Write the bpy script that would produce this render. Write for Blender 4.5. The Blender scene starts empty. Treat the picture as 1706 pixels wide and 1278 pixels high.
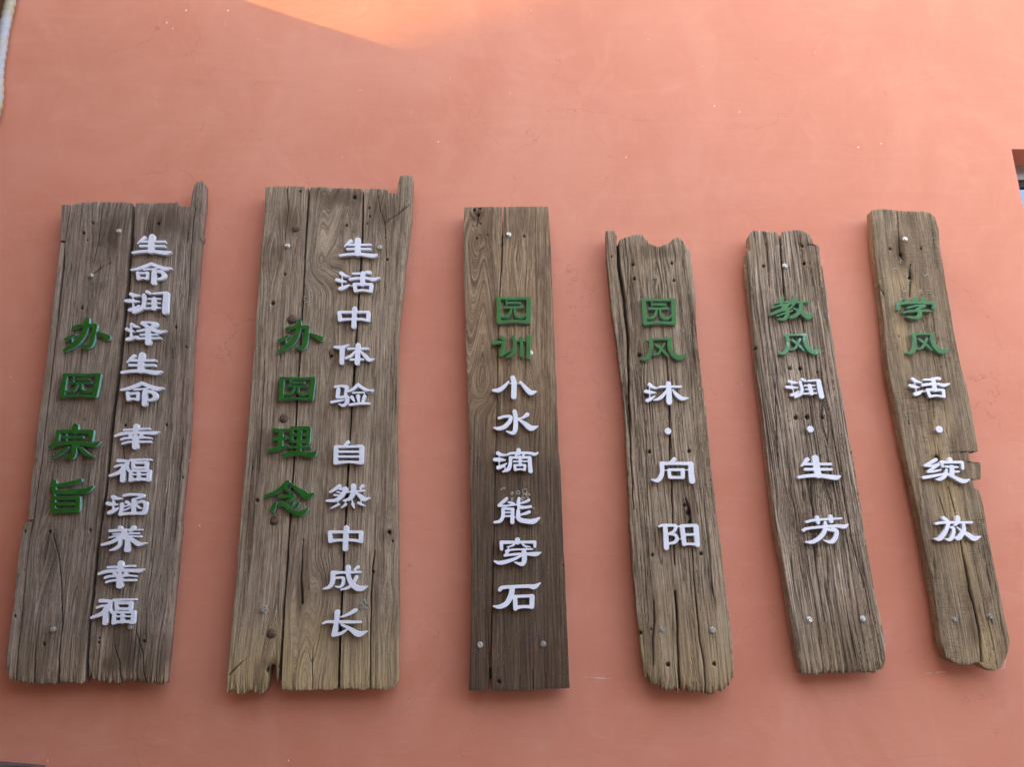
import bpy, math, random
import numpy as np
from mathutils import Vector

S = bpy.context.scene
C = S.collection
random.seed(7)

# ------------------------------------------------------------------ camera
FPX, PITCH = 1280.0, math.radians(16.0)
CAM = (0.0, -4.2, 1.6)
cd = bpy.data.cameras.new('camera'); cam = bpy.data.objects.new('camera', cd); C.objects.link(cam)
cd.sensor_width = 36.0; cd.lens = FPX / 1706.0 * 36.0; cd.clip_start = 0.05; cd.clip_end = 500
cam.location = CAM; cam.rotation_euler = (math.radians(90) + PITCH, 0, 0)
S.camera = cam

# ------------------------------------------------------------------ light
SLOPE = 0.36            # sun rises this much per metre to the left
GRAZE = 0.045           # how far the sun stands out from the wall plane
sd = Vector((-1.0, -GRAZE, SLOPE)).normalized()
elev = math.asin(sd.z); az = math.atan2(sd.x, sd.y)     # azimuth from +Y towards +X
w = bpy.data.worlds.new('World'); S.world = w; w.use_nodes = True
nt = w.node_tree; nt.nodes.clear()
sky = nt.nodes.new('ShaderNodeTexSky'); sky.sky_type = 'NISHITA'; sky.sun_disc = False
sky.sun_elevation = elev; sky.sun_rotation = az
sky.altitude = 100; sky.air_density = 0.8; sky.dust_density = 7.0; sky.ozone_density = 0.3
bg = nt.nodes.new('ShaderNodeBackground'); bg.inputs['Strength'].default_value = 0.15
wo = nt.nodes.new('ShaderNodeOutputWorld')
nt.links.new(sky.outputs[0], bg.inputs[0]); nt.links.new(bg.outputs[0], wo.inputs[0])
sl = bpy.data.lights.new('sun', 'SUN'); sl.energy = 2.4; sl.angle = math.radians(0.5); sl.color = (1.0, 0.84, 0.30)
so = bpy.data.objects.new('sun', sl); C.objects.link(so); so.rotation_euler = sd.to_track_quat('Z', 'Y').to_euler()
so.location = (-8, -3, 12)
S.view_settings.view_transform = 'Standard'; S.view_settings.look = 'None'
S.view_settings.gamma = 1.0; S.view_settings.use_curve_mapping = False
S.view_settings.exposure = 3.98
S.view_settings.use_white_balance = True; S.view_settings.white_balance_temperature = 8300

# ------------------------------------------------------------------ helpers
cp, sp = math.cos(PITCH), math.sin(PITCH)
def unproj(px, py, Y=0.0):
    """point of the vertical plane y = Y seen at photo pixel (px, py)"""
    a = (px - 853.0) / FPX; b = (639.0 - py) / FPX
    dy = cp - b * sp; dz = sp + b * cp
    t = (Y - CAM[1]) / dy
    return a * t + CAM[0], CAM[2] + dz * t

def tag(o, label=None, cat=None, group=None, kind=None):
    if label: o['label'] = label
    if cat: o['category'] = cat
    if group: o['group'] = group
    if kind: o['kind'] = kind
    return o

def link(name, me, mats, parent=None, loc=None):
    o = bpy.data.objects.new(name, me); C.objects.link(o)
    for m in (mats if isinstance(mats, (list, tuple)) else [mats]):
        if m.name not in [x.name for x in me.materials if x]: me.materials.append(m)
    if parent: o.parent = parent
    if loc is not None: o.location = loc
    return o

def empty(name, loc, parent=None):
    o = bpy.data.objects.new(name, None); C.objects.link(o); o.location = loc; o.empty_display_size = 0.1
    if parent: o.parent = parent
    return o

def mesh(name, V, F, smooth=False):
    me = bpy.data.meshes.new(name); me.from_pydata([tuple(v) for v in V], [], F)
    if smooth: me.polygons.foreach_set('use_smooth', [True] * len(F))
    me.validate(); me.update(); return me

def box_vf(a, b):
    x0, y0, z0 = a; x1, y1, z1 = b
    V = [(x0,y0,z0),(x1,y0,z0),(x1,y1,z0),(x0,y1,z0),(x0,y0,z1),(x1,y0,z1),(x1,y1,z1),(x0,y1,z1)]
    F = [(0,3,2,1),(4,5,6,7),(0,1,5,4),(1,2,6,5),(2,3,7,6),(3,0,4,7)]
    return V, F
def box(name, a, b, m, parent=None):
    V, F = box_vf(a, b); return link(name, mesh(name, V, F), m, parent)

# value noise in numpy -------------------------------------------------------
_rng = np.random.RandomState(11); _T = _rng.rand(256, 256)
def vnoise(x, y):
    x = np.asarray(x, float); y = np.asarray(y, float)
    xi = np.floor(x).astype(int); yi = np.floor(y).astype(int)
    fx = x - xi; fy = y - yi; fx = fx*fx*(3-2*fx); fy = fy*fy*(3-2*fy)
    a = _T[xi % 256, yi % 256]; b = _T[(xi+1) % 256, yi % 256]
    c = _T[xi % 256, (yi+1) % 256]; d = _T[(xi+1) % 256, (yi+1) % 256]
    return (a*(1-fx)+b*fx)*(1-fy) + (c*(1-fx)+d*fx)*fy
def fbm(x, y, o=3):
    r = 0; a = 1; s = 0
    for i in range(o):
        r = r + a*vnoise(x*2**i + 17.3*i, y*2**i + 5.1*i); s += a; a *= .5
    return r/s
def sstep(e0, e1, x):
    t = np.clip((x-e0)/(e1-e0), 0, 1); return t*t*(3-2*t)

# ------------------------------------------------------------------ node helper
class NT:
    def __init__(s, name):
        s.m = bpy.data.materials.new(name); s.m.use_nodes = True; s.t = s.m.node_tree
        s.b = s.t.nodes['Principled BSDF']
    def n(s, typ, **k):
        nd = s.t.nodes.new(typ)
        for a, v in k.items(): setattr(nd, a, v)
        return nd
    def put(s, sock, v):
        if hasattr(v, 'is_linked') or hasattr(v, 'links'): s.t.links.new(v, sock)
        else: sock.default_value = v
    def math(s, op, a, b=0.0, c=None):
        nd = s.n('ShaderNodeMath', operation=op); s.put(nd.inputs[0], a); s.put(nd.inputs[1], b)
        if c is not None: s.put(nd.inputs[2], c)
        return nd.outputs[0]
    def ramp(s, f, lo, hi, a=0.0, b=1.0):
        nd = s.n('ShaderNodeMapRange'); nd.clamp = True; nd.interpolation_type = 'SMOOTHSTEP'
        s.put(nd.inputs[0], f); s.put(nd.inputs[1], lo); s.put(nd.inputs[2], hi); s.put(nd.inputs[3], a); s.put(nd.inputs[4], b)
        return nd.outputs[0]
    def mix(s, f, a, b, blend='MIX'):
        nd = s.n('ShaderNodeMix', data_type='RGBA', blend_type=blend)
        s.put(nd.inputs[0], f)
        s.put(nd.inputs[6], a if not isinstance(a, tuple) else (*a, 1)); s.put(nd.inputs[7], b if not isinstance(b, tuple) else (*b, 1))
        return nd.outputs[2]
    def noise(s, vec, scale=1.0, detail=3.0, rough=0.55, dist=0.0, col=False):
        nd = s.n('ShaderNodeTexNoise'); s.t.links.new(vec, nd.inputs['Vector'])
        nd.inputs['Scale'].default_value = scale; nd.inputs['Detail'].default_value = detail
        nd.inputs['Roughness'].default_value = rough; nd.inputs['Distortion'].default_value = dist
        return nd.outputs[1 if col else 0]
    def scaled(s, vec, sc, off=(0,0,0)):
        nd = s.n('ShaderNodeMapping'); s.t.links.new(vec, nd.inputs[0]); nd.inputs['Scale'].default_value = sc
        nd.inputs['Location'].default_value = off
        return nd.outputs[0]
    def pos(s): return s.n('ShaderNodeNewGeometry').outputs['Position']
    def bump(s, h, strength, dist, prev=None):
        nd = s.n('ShaderNodeBump'); nd.inputs['Strength'].default_value = strength; nd.inputs['Distance'].default_value = dist
        s.t.links.new(h, nd.inputs['Height'])
        if prev is not None: s.t.links.new(prev, nd.inputs['Normal'])
        return nd.outputs[0]
    def done(s, col, rough=0.8, normal=None, metal=0.0, spec=0.5):
        s.put(s.b.inputs['Base Color'], col if not isinstance(col, tuple) else (*col, 1))
        s.put(s.b.inputs['Roughness'], rough); s.put(s.b.inputs['Metallic'], metal)
        s.b.inputs['Specular IOR Level'].default_value = spec
        if normal is not None: s.t.links.new(normal, s.b.inputs['Normal'])
        return s.m

def simple(name, col, rough=0.6, metal=0.0, var=0.08, scale=30, bump=0.0, spec=0.5):
    k = NT(name); p = k.pos(); n = k.noise(p, scale, 4)
    c2 = tuple(min(1, c*(1-var*2)) for c in col); c1 = tuple(min(1, c*(1+var)) for c in col)
    nm = k.bump(n, bump, 0.002) if bump else None
    return k.done(k.mix(k.ramp(n, .3, .7), c2, c1), k.ramp(n, .2, .8, max(.02, rough-.08), min(1, rough+.08)), nm, metal, spec)

# ------------------------------------------------------------------ wall material
def wall_mat():
    k = NT('salmon_plaster'); p = k.pos()
    big = k.noise(k.scaled(p, (1, 1, .8)), 1.1, 5, .6, .6)
    med = k.noise(k.scaled(p, (1.0, 1, .8)), 3.2, 6, .66, 1.6)
    fine = k.noise(p, 60, 5, .6)
    a, b = (.735, .258, .162), (.795, .306, .204)
    col = k.mix(k.ramp(big, .32, .68), a, b)
    col = k.mix(k.ramp(med, .45, .80, 0, .34), col, (.86, .39, .285))
    col = k.mix(k.ramp(med, .22, .44, .32, 0), col, (.66, .205, .128))
    # streaks left by the trowel, running across and slightly down
    rot = k.n('ShaderNodeMapping'); k.t.links.new(p, rot.inputs[0]); rot.inputs['Rotation'].default_value = (0, math.radians(28), 0)
    rot.inputs['Scale'].default_value = (1.2, 1, 6.5)
    tr = k.noise(rot.outputs[0], 1.5, 6, .62, .9)
    col = k.mix(k.ramp(tr, .52, .72, 0, .14), col, (.66, .225, .142))
    col = k.mix(k.ramp(tr, .30, .46, .10, 0), col, (.88, .43, .315))
    # vertical rain marks
    rn = k.noise(k.scaled(p, (9, 1, .35)), 1.0, 4, .6)
    col = k.mix(k.ramp(rn, .55, .75, 0, .16), col, (.70, .30, .22))
    # hairline cracks (warped cell borders, only in some areas)
    wv = k.n('ShaderNodeVectorMath', operation='ADD'); nz = k.noise(p, 2.2, 5, .6, 0, True)
    sc = k.n('ShaderNodeVectorMath', operation='SCALE'); k.t.links.new(nz, sc.inputs[0]); sc.inputs['Scale'].default_value = .55
    k.t.links.new(p, wv.inputs[0]); k.t.links.new(sc.outputs[0], wv.inputs[1])
    def cracks(scale, wd, lo, hi, seed):
        v = k.n('ShaderNodeTexVoronoi', feature='DISTANCE_TO_EDGE'); k.t.links.new(k.scaled(wv.outputs[0], (1, 1, .7), (seed, 0, seed)), v.inputs['Vector'])
        v.inputs['Scale'].default_value = scale
        ln = k.ramp(v.outputs[0], 0.0, wd, 1, 0)
        ms = k.ramp(k.noise(k.scaled(p, (1, 1, 1), (seed*3, 2, 1)), .9, 3), lo, hi)
        return k.math('MULTIPLY', ln, ms)
    cr = k.math('MAXIMUM', cracks(1.6, .006, .50, .60, 3.1), cracks(4.5, .011, .58, .68, 7.7))
    cr = k.math('MULTIPLY', cr, k.ramp(k.noise(p, 14, 3), .35, .6))
    col = k.mix(k.math('MULTIPLY', cr, .42), col, (.36, .12, .09))
    # small pale chips
    vc = k.n('ShaderNodeTexVoronoi', feature='F1'); k.t.links.new(p, vc.inputs['Vector']); vc.inputs['Scale'].default_value = 4.2
    chip = k.math('MULTIPLY', k.ramp(vc.outputs['Distance'], .012, .022, 1, 0), k.ramp(k.noise(p, 1.3, 2), .47, .53))
    col = k.mix(k.math('MULTIPLY', chip, .5), col, (.9, .66, .55))
    h = k.math('ADD', k.math('MULTIPLY', tr, .45), k.math('MULTIPLY', fine, .09)); h = k.math('ADD', h, k.math('MULTIPLY', med, .35))
    h = k.math('ADD', h, k.math('MULTIPLY', cr, -.10))
    nm = k.bump(h, .55, .006)
    return k.done(col, k.ramp(med, .3, .7, .60, .80), nm, 0, .35)

# ------------------------------------------------------------------ wood material
def wood_mat(name, light, mid, dark, tonec, lines=.5, rough=.8, fs=1.0, cross=0.0, contrast=1.0, fis=.4):
    light, mid, dark, tonec = [(min(1, c[0]*1.02), c[1]*.955, c[2]*.955) for c in (light, mid, dark, tonec)]
    k = NT(name); at = k.n('ShaderNodeAttribute'); at.attribute_name = 'gcoord'; g = at.outputs['Vector']
    ga = k.n('ShaderNodeAttribute'); ga.attribute_name = 'groove'; groove = ga.outputs['Fac']
    ta = k.n('ShaderNodeAttribute'); ta.attribute_name = 'tone'; tone = ta.outputs['Fac']
    wide = k.noise(k.scaled(g, (26*fs, .9, 26)), 1, 4, .6, .25)
    fib = k.noise(k.scaled(g, (150*fs, 4.5, 150)), 1, 5, .68, .3)
    vf = k.noise(k.scaled(g, (520*fs, 16, 500)), 1, 3, .7)
    spot = k.noise(k.scaled(g, (9, 5, 9)), 1, 6, .68, .5)
    m = k.math('ADD', k.math('MULTIPLY', wide, .26), k.math('ADD', k.math('MULTIPLY', fib, .44), k.math('MULTIPLY', vf, .34)))
    col = k.mix(k.ramp(m, .52-.10*contrast, .52+.01, 0, 1), dark, mid)
    col = k.mix(k.ramp(m, .515, .515+.10, 0, 1), col, light)
    # annual rings: dark thin lines that follow the grain coordinate
    rg = k.noise(k.scaled(g, (120*fs, .9, 120)), 1, 2, .5, .1)
    rl = k.ramp(k.math('ABSOLUTE', k.math('SUBTRACT', rg, .5)), .0, .034, 1, 0)
    rl = k.math('MULTIPLY', rl, k.ramp(k.noise(k.scaled(g, (22, 1.3, 22), (4, 4, 4)), 1, 3), .36, .60, .15, 1))
    rg2 = k.noise(k.scaled(g, (62*fs, .55, 62), (7, 1, 7)), 1, 1.5, .5, .2)
    r2 = k.ramp(k.math('ABSOLUTE', k.math('SUBTRACT', rg2, .5)), .0, .016+.009*fis, 1, 0)
    r2 = k.math('MULTIPLY', r2, k.ramp(k.noise(k.scaled(g, (30, 1.8, 30), (14, 4, 4)), 1, 3), .60-.18*fis, .70-.16*fis))
    dk = tuple(c*.42 for c in dark)
    col = k.mix(k.math('MULTIPLY', rl, lines), col, dk)
    col = k.mix(k.math('MULTIPLY', r2, .92), col, (.020, .015, .012))  # long fissures: crack dirt and shade painted near black
    # blotches: weather stain and pale bloom
    col = k.mix(k.ramp(spot, .52, .70, 0, .62), col, (mid[0]*.55, mid[1]*.50, mid[2]*.46))
    st = k.noise(k.scaled(g, (3.2, 1.5, 3), (3, 9, 2)), 1, 5, .62, .8)
    col = k.mix(k.ramp(st, .50, .66, 0, .42), col, (mid[0]*.62, mid[1]*.54, mid[2]*.46))
    col = k.mix(k.ramp(spot, .24, .42, .38, 0), col, tuple(min(1, c*1.12) for c in light))
    col = k.mix(k.math('MULTIPLY', tone, k.ramp(fib, .30, .62, .35, 1)), col, tonec)
    nh = None
    if cross:
        cs = k.noise(k.scaled(k.pos(), (14, 1, 210)), 1, 3, .6)
        cm = k.math('MULTIPLY', k.ramp(cs, .52, .60), k.ramp(k.noise(k.scaled(g, (7, 3, 7), (9, 1, 2)), 1, 3), .45, .6))
        col = k.mix(k.math('MULTIPLY', cm, cross), col, tuple(c*.6 for c in dark)); nh = cm
    iso = k.noise(k.pos(), 260, 4, .7)
    col = k.mix(k.ramp(iso, .5, .72, 0, .30), col, tuple(min(1, c*1.25) for c in light))
    col = k.mix(k.ramp(iso, .30, .5, .30, 0), col, tuple(c*.8 for c in dark))
    sa = k.n('ShaderNodeAttribute'); sa.attribute_name = 'stain'
    col = k.mix(sa.outputs['Fac'], col, (mid[0]*.30, mid[1]*.24, mid[2]*.20))
    # fibre pits
    pit = k.noise(k.scaled(g, (230, 34, 230), (1, 8, 3)), 1, 2, .5)
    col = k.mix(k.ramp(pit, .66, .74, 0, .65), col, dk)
    # dirt and painted-in shade of the open grooves and holes
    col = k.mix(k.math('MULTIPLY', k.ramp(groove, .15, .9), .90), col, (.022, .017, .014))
    h = k.math('ADD', k.math('MULTIPLY', fib, .55), k.math('MULTIPLY', vf, .25))
    h = k.math('ADD', h, k.math('MULTIPLY', rl, -.55)); h = k.math('ADD', h, k.math('MULTIPLY', r2, -.9)); h = k.math('ADD', h, k.math('MULTIPLY', iso, .25)); h = k.math('ADD', h, k.math('MULTIPLY', wide, .6))
    if nh is not None: h = k.math('ADD', h, k.math('MULTIPLY', nh, -.4))
    nm = k.bump(h, .85, .0035)
    return k.done(col, k.ramp(fib, .3, .7, rough-.1, min(1, rough+.1)), nm, 0, .3)

M = {}
M['wall'] = wall_mat()
M['w1'] = wood_mat('grey_weathered_wood', (.49,.40,.315), (.30,.235,.178), (.115,.084,.061), (.42,.30,.15), .65, .82)
M['w2'] = wood_mat('greybrown_weathered_wood', (.54,.435,.315), (.345,.265,.184), (.130,.094,.063), (.56,.42,.21), .6, .82)
M['w3'] = wood_mat('sealed_brown_wood', (.52,.37,.225), (.32,.215,.122), (.125,.078,.045), (.066,.042,.030), .75, .62, .8)
M['w4'] = wood_mat('tan_weathered_wood', (.58,.47,.335), (.38,.295,.20), (.145,.104,.07), (.50,.37,.19), .75, .85, 1.0, 0, 1.0, 1.1)
M['w5'] = wood_mat('deeply_fissured_wood', (.66,.55,.42), (.44,.35,.255), (.17,.128,.09), (.46,.35,.19), 1.0, .88, 1.0, 0, 1.15, 2.2)
M['w6'] = wood_mat('yellowish_sawn_wood', (.50,.395,.26), (.31,.235,.15), (.120,.086,.055), (.62,.46,.24), .5, .82, 1.0, .32)
M['bolt'] = simple('zinc_plated_steel', (.62,.61,.57), .42, .75, .15, 90, .2)
M['dull_bolt'] = simple('dull_zinc', (.36,.34,.30), .6, .5, .25, 120, .3)
M['rust'] = simple('rusty_iron', (.17,.105,.075), .85, .15, .35, 160, .6)
M['white'] = simple('white_painted_letter', (.86,.87,.98), .42, 0, .03, 12)
M['white_side_shade'] = simple('shaded_white_letter_edge', (.72,.74,.80), .5, 0, .06, 60)  # sides painted greyer to stand in for their shade
M['green'] = simple('green_painted_letter', (.008,.125,.010), .42, 0, .10, 25)
M['green2'] = simple('faded_green_painted_letter', (.036,.205,.045), .40, 0, .12, 25)
M['green_side'] = simple('teal_letter_edge', (.20,.42,.37), .4, 0, .12, 60)
M['green3'] = simple('mid_green_painted_letter', (.016,.165,.013), .42, 0, .12, 25)
def worn_reflecting_green():
    k = NT('worn_green_painted_reflections'); p = k.pos()
    n = k.noise(k.scaled(p, (24, 1, 12)), 1, 4, .6, 1.5)
    return k.done(k.mix(k.ramp(n, .5, .66), (.055,.25,.09), (.30,.52,.42)), .22)  # pale patches put bare spots and light reflections into the colour
M['green_worn_reflect'] = worn_reflecting_green()
M['residue'] = simple('dried_glue', (.50,.46,.37), .6, 0, .2, 200, .6)
M['dark_batten'] = simple('dark_batten_wood', (.10,.075,.06), .85, 0, .25, 40, .3)

# ------------------------------------------------------------------ building
bld = empty('plastered_building', (0, 0, 0))
tag(bld, 'salmon pink plastered wall of a building behind the six wooden signs', 'building')
xc = unproj(9, 0)[0]                       # inner corner on the left
wx0, wz1 = unproj(1685, 248)               # window opening
wx1, wz0 = wx0 + 1.25, wz1 - 1.7
X1, ZT = 9.0, 7.2
def wall_mesh():
    xs = [xc, wx0, wx1, X1]; zs = [0.0, wz0, wz1, ZT]
    V = []; F = []; D = .34
    for Y in (0, D):
        for z in zs:
            for x in xs: V.append((x, Y, z))
    for j in range(3):
        for i in range(3):
            if i == 1 and j == 1: continue
            a = j*4+i; F.append((a, a+1, a+5, a+4)); b = a+16; F.append((b, b+4, b+5, b+1))
    def q(a, b): F.append((a, a+16, b+16, b))
    q(5, 6); q(6, 10); q(10, 9); q(9, 5)
    q(3, 0); q(7, 3); q(11, 7); q(15, 11); q(12, 15) ; q(0, 4); q(4, 8); q(8, 12); 
    return mesh('wall', V, F)
wall = link('wall', wall_mesh(), M['wall'], bld)
# window: frame set back in the opening, mirror glass
fr = simple('grey_aluminium_frame', (.42,.42,.43), .4, .3, .06, 40)
Yf = .19
def frame_vf():
    V = []; F = []
    def add(a, b):
        v, f = box_vf(a, b); o = len(V); V.extend(v); F.extend([tuple(i+o for i in t) for t in f])
    t = .10
    add((wx0+.001, Yf, wz1-t), (wx1-.001, Yf+.09, wz1-.001)); add((wx0+.001, Yf, wz0+.001), (wx1-.001, Yf+.09, wz0+t))
    add((wx0+.001, Yf, wz0+t), (wx0+.035, Yf+.09, wz1-t)); add((wx1-.06, Yf, wz0+t), (wx1-.001, Yf+.09, wz1-t))
    add((wx0+.60, Yf+.01, wz0+t), (wx0+.65, Yf+.08, wz1-t))
    return V, F
V, F = frame_vf(); wf = link('window_frame', mesh('window_frame', V, F), fr, wall)
dk = simple('dark_gap', (.03,.03,.035), .6)  # dark strip standing in for the shadowed gap below the top frame bar
V1, F1 = box_vf((wx0+.035, Yf+.02, wz1-.145), (wx1-.06, Yf+.06, wz1-.1005))
link('dark_gap_strip', mesh('dark_gap_strip', V1, F1), dk, wf)
k = NT('reflective_glass'); gm = k.done((.13,.19,.26), .05, None, .9)
V1, F1 = box_vf((wx0+.035, Yf+.035, wz0+.10), (wx1-.06, Yf+.045, wz1-.145))
link('pane', mesh('pane', V1, F1), gm, wf)

# adjoining wall on the left: low close to the corner, higher further out, top made up to shape the sun patch
P = unproj(680, 86); Q = unproj(905, 0)
def onwing(p): return (-GRAZE*(p[0]-xc), p[1] + SLOPE*(p[0]-xc))
Pw, Qw = onwing(P), onwing(Q)
dirx = (Qw[0]-Pw[0], Qw[1]-Pw[1]); k2 = (11.5-Pw[1])/dirx[1]
topw = (Pw[0]+dirx[0]*k2, 11.5)
OUT = -11.99
prof = [(.34, 0), (.34, Pw[1]), (Pw[0], Pw[1]), topw, (OUT, 11.5), (OUT, 0)]
th = .3
V = [(xc-.001, y, z) for y, z in prof] + [(xc-th, y, z) for y, z in prof]
n = len(prof); F = [tuple(range(n))[::-1], tuple(range(n, 2*n))] + [(i, (i+1) % n, (i+1) % n+n, i+n) for i in range(n)]
tan_m = simple('tan_plaster', (.20,.115,.06), .8, 0, .10, 6, .3)
link('side_wall', mesh('side_wall', V, F), tan_m, bld)

# unseen block added behind the camera's left to darken the wall
box('added_shade_block', (xc+.002, -9.0, 0.001), (xc+3.3, -4.8, 6.8), simple('brown_render', (.22,.15,.11), .85, 0, .08, 5), bld)

# ground and an unseen building added across the yard (bounce and sky cover)
gm2 = NT('grey_paving'); p = gm2.pos(); nn = gm2.noise(p, 3, 6)
gm2 = gm2.done(gm2.mix(gm2.ramp(nn, .3, .7), (.13,.12,.115), (.20,.185,.17)), .9)
g = link('ground', mesh('ground', [(-60,-60,0),(60,-60,0),(60,60,0),(-60,60,0)], [(0,1,2,3)]), gm2); tag(g, kind='structure')
OY, OH = -12.0, 7.1
op = box('unseen_courtyard_building', (-30, OY-6, 0), (30, OY, OH), simple('pale_render', (.30,.24,.20), .85, 0, .08, 4))
tag(op, 'unseen plain building added across the yard to cover the low sky', 'building')

# scuffs and chips on the wall
scm = simple('pale_scuff', (.84,.60,.52), .8, 0, .05, 80)
def scuff(px0, py0, px1, py1, hw, parent=wall):
    (x0, z0), (x1, z1) = unproj(px0, py0), unproj(px1, py1)
    L = math.hypot(x1-x0, z1-z0); n = max(4, int(L/.012)); V = []; F = []
    nx, nz = -(z1-z0)/L, (x1-x0)/L
    for i in range(n+1):
        t = i/n; h = hw*(.35+random.random())*math.sin(math.pi*min(max(t, .08), .92))**.6*.6
        x = x0+(x1-x0)*t; z = z0+(z1-z0)*t; o = random.uniform(-.3, .3)*hw
        for s in (-1, 1):
            V.append((x+nx*(h*s+o), -.0012, z+nz*(h*s+o)))
    for i in range(n): F.append((2*i, 2*i+1, 2*i+3, 2*i+2))
    return link('scuff_mark', mesh('scuff_mark', V, F), scm, parent)
for a in [(970,1129,992,1129,.0016),(985,1130,1018,1131,.0045),(1543,1122,1552,1122,.004),(1558,1121,1576,1120,.004),
          (1322,1124,1330,1124,.003),(1672,1114,1676,1098,.004),(1668,1115,1676,1113,.003),(373,33,375,44,.003),(1357,84,1359,90,.003)]: scuff(*a)
V = []; F = []
specks = [(80,1268,3),(316,768,3),(333,876,3),(278,37,4),(288,47,3),(310,17,4),(380,17,4),(1190,176,3),(1232,186,3),(1043,262,3),(1430,245,4),(1468,239,3),
          (430,65,2),(750,130,2),(600,150,2),(685,186,2),(570,262,2),(730,236,3),(18,628,3),(481,1268,3),(1075,53,2),(1080,65,2),(1170,110,2),(520,20,2),(885,17,2),(850,155,2),(1236,640,2),(415,845,2)]
for (px, py, r) in specks:
    x, z = unproj(px, py); o = len(V); rr = r*.5*.0033
    for i in range(7):
        a = i*math.tau/7; V.append((x+math.cos(a)*rr*random.uniform(.6, 1.2), -.0015, z+math.sin(a)*rr*random.uniform(.6, 1.4)))
    F.append(tuple(range(o, o+7))[::-1])
sk = link('paint_speck', mesh('paint_speck', V, F), simple('pale_speck', (.9,.78,.70), .7, 0, .02), wall); tag(sk, kind='stuff')

# ------------------------------------------------------------------ planks
YF = -0.112     # nominal front face of the planks
YB = -0.044     # their back; battens fill the gap to the wall
def uz(pts, Y=YF): return np.array([unproj(x, y, Y) for x, y in pts])

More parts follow.
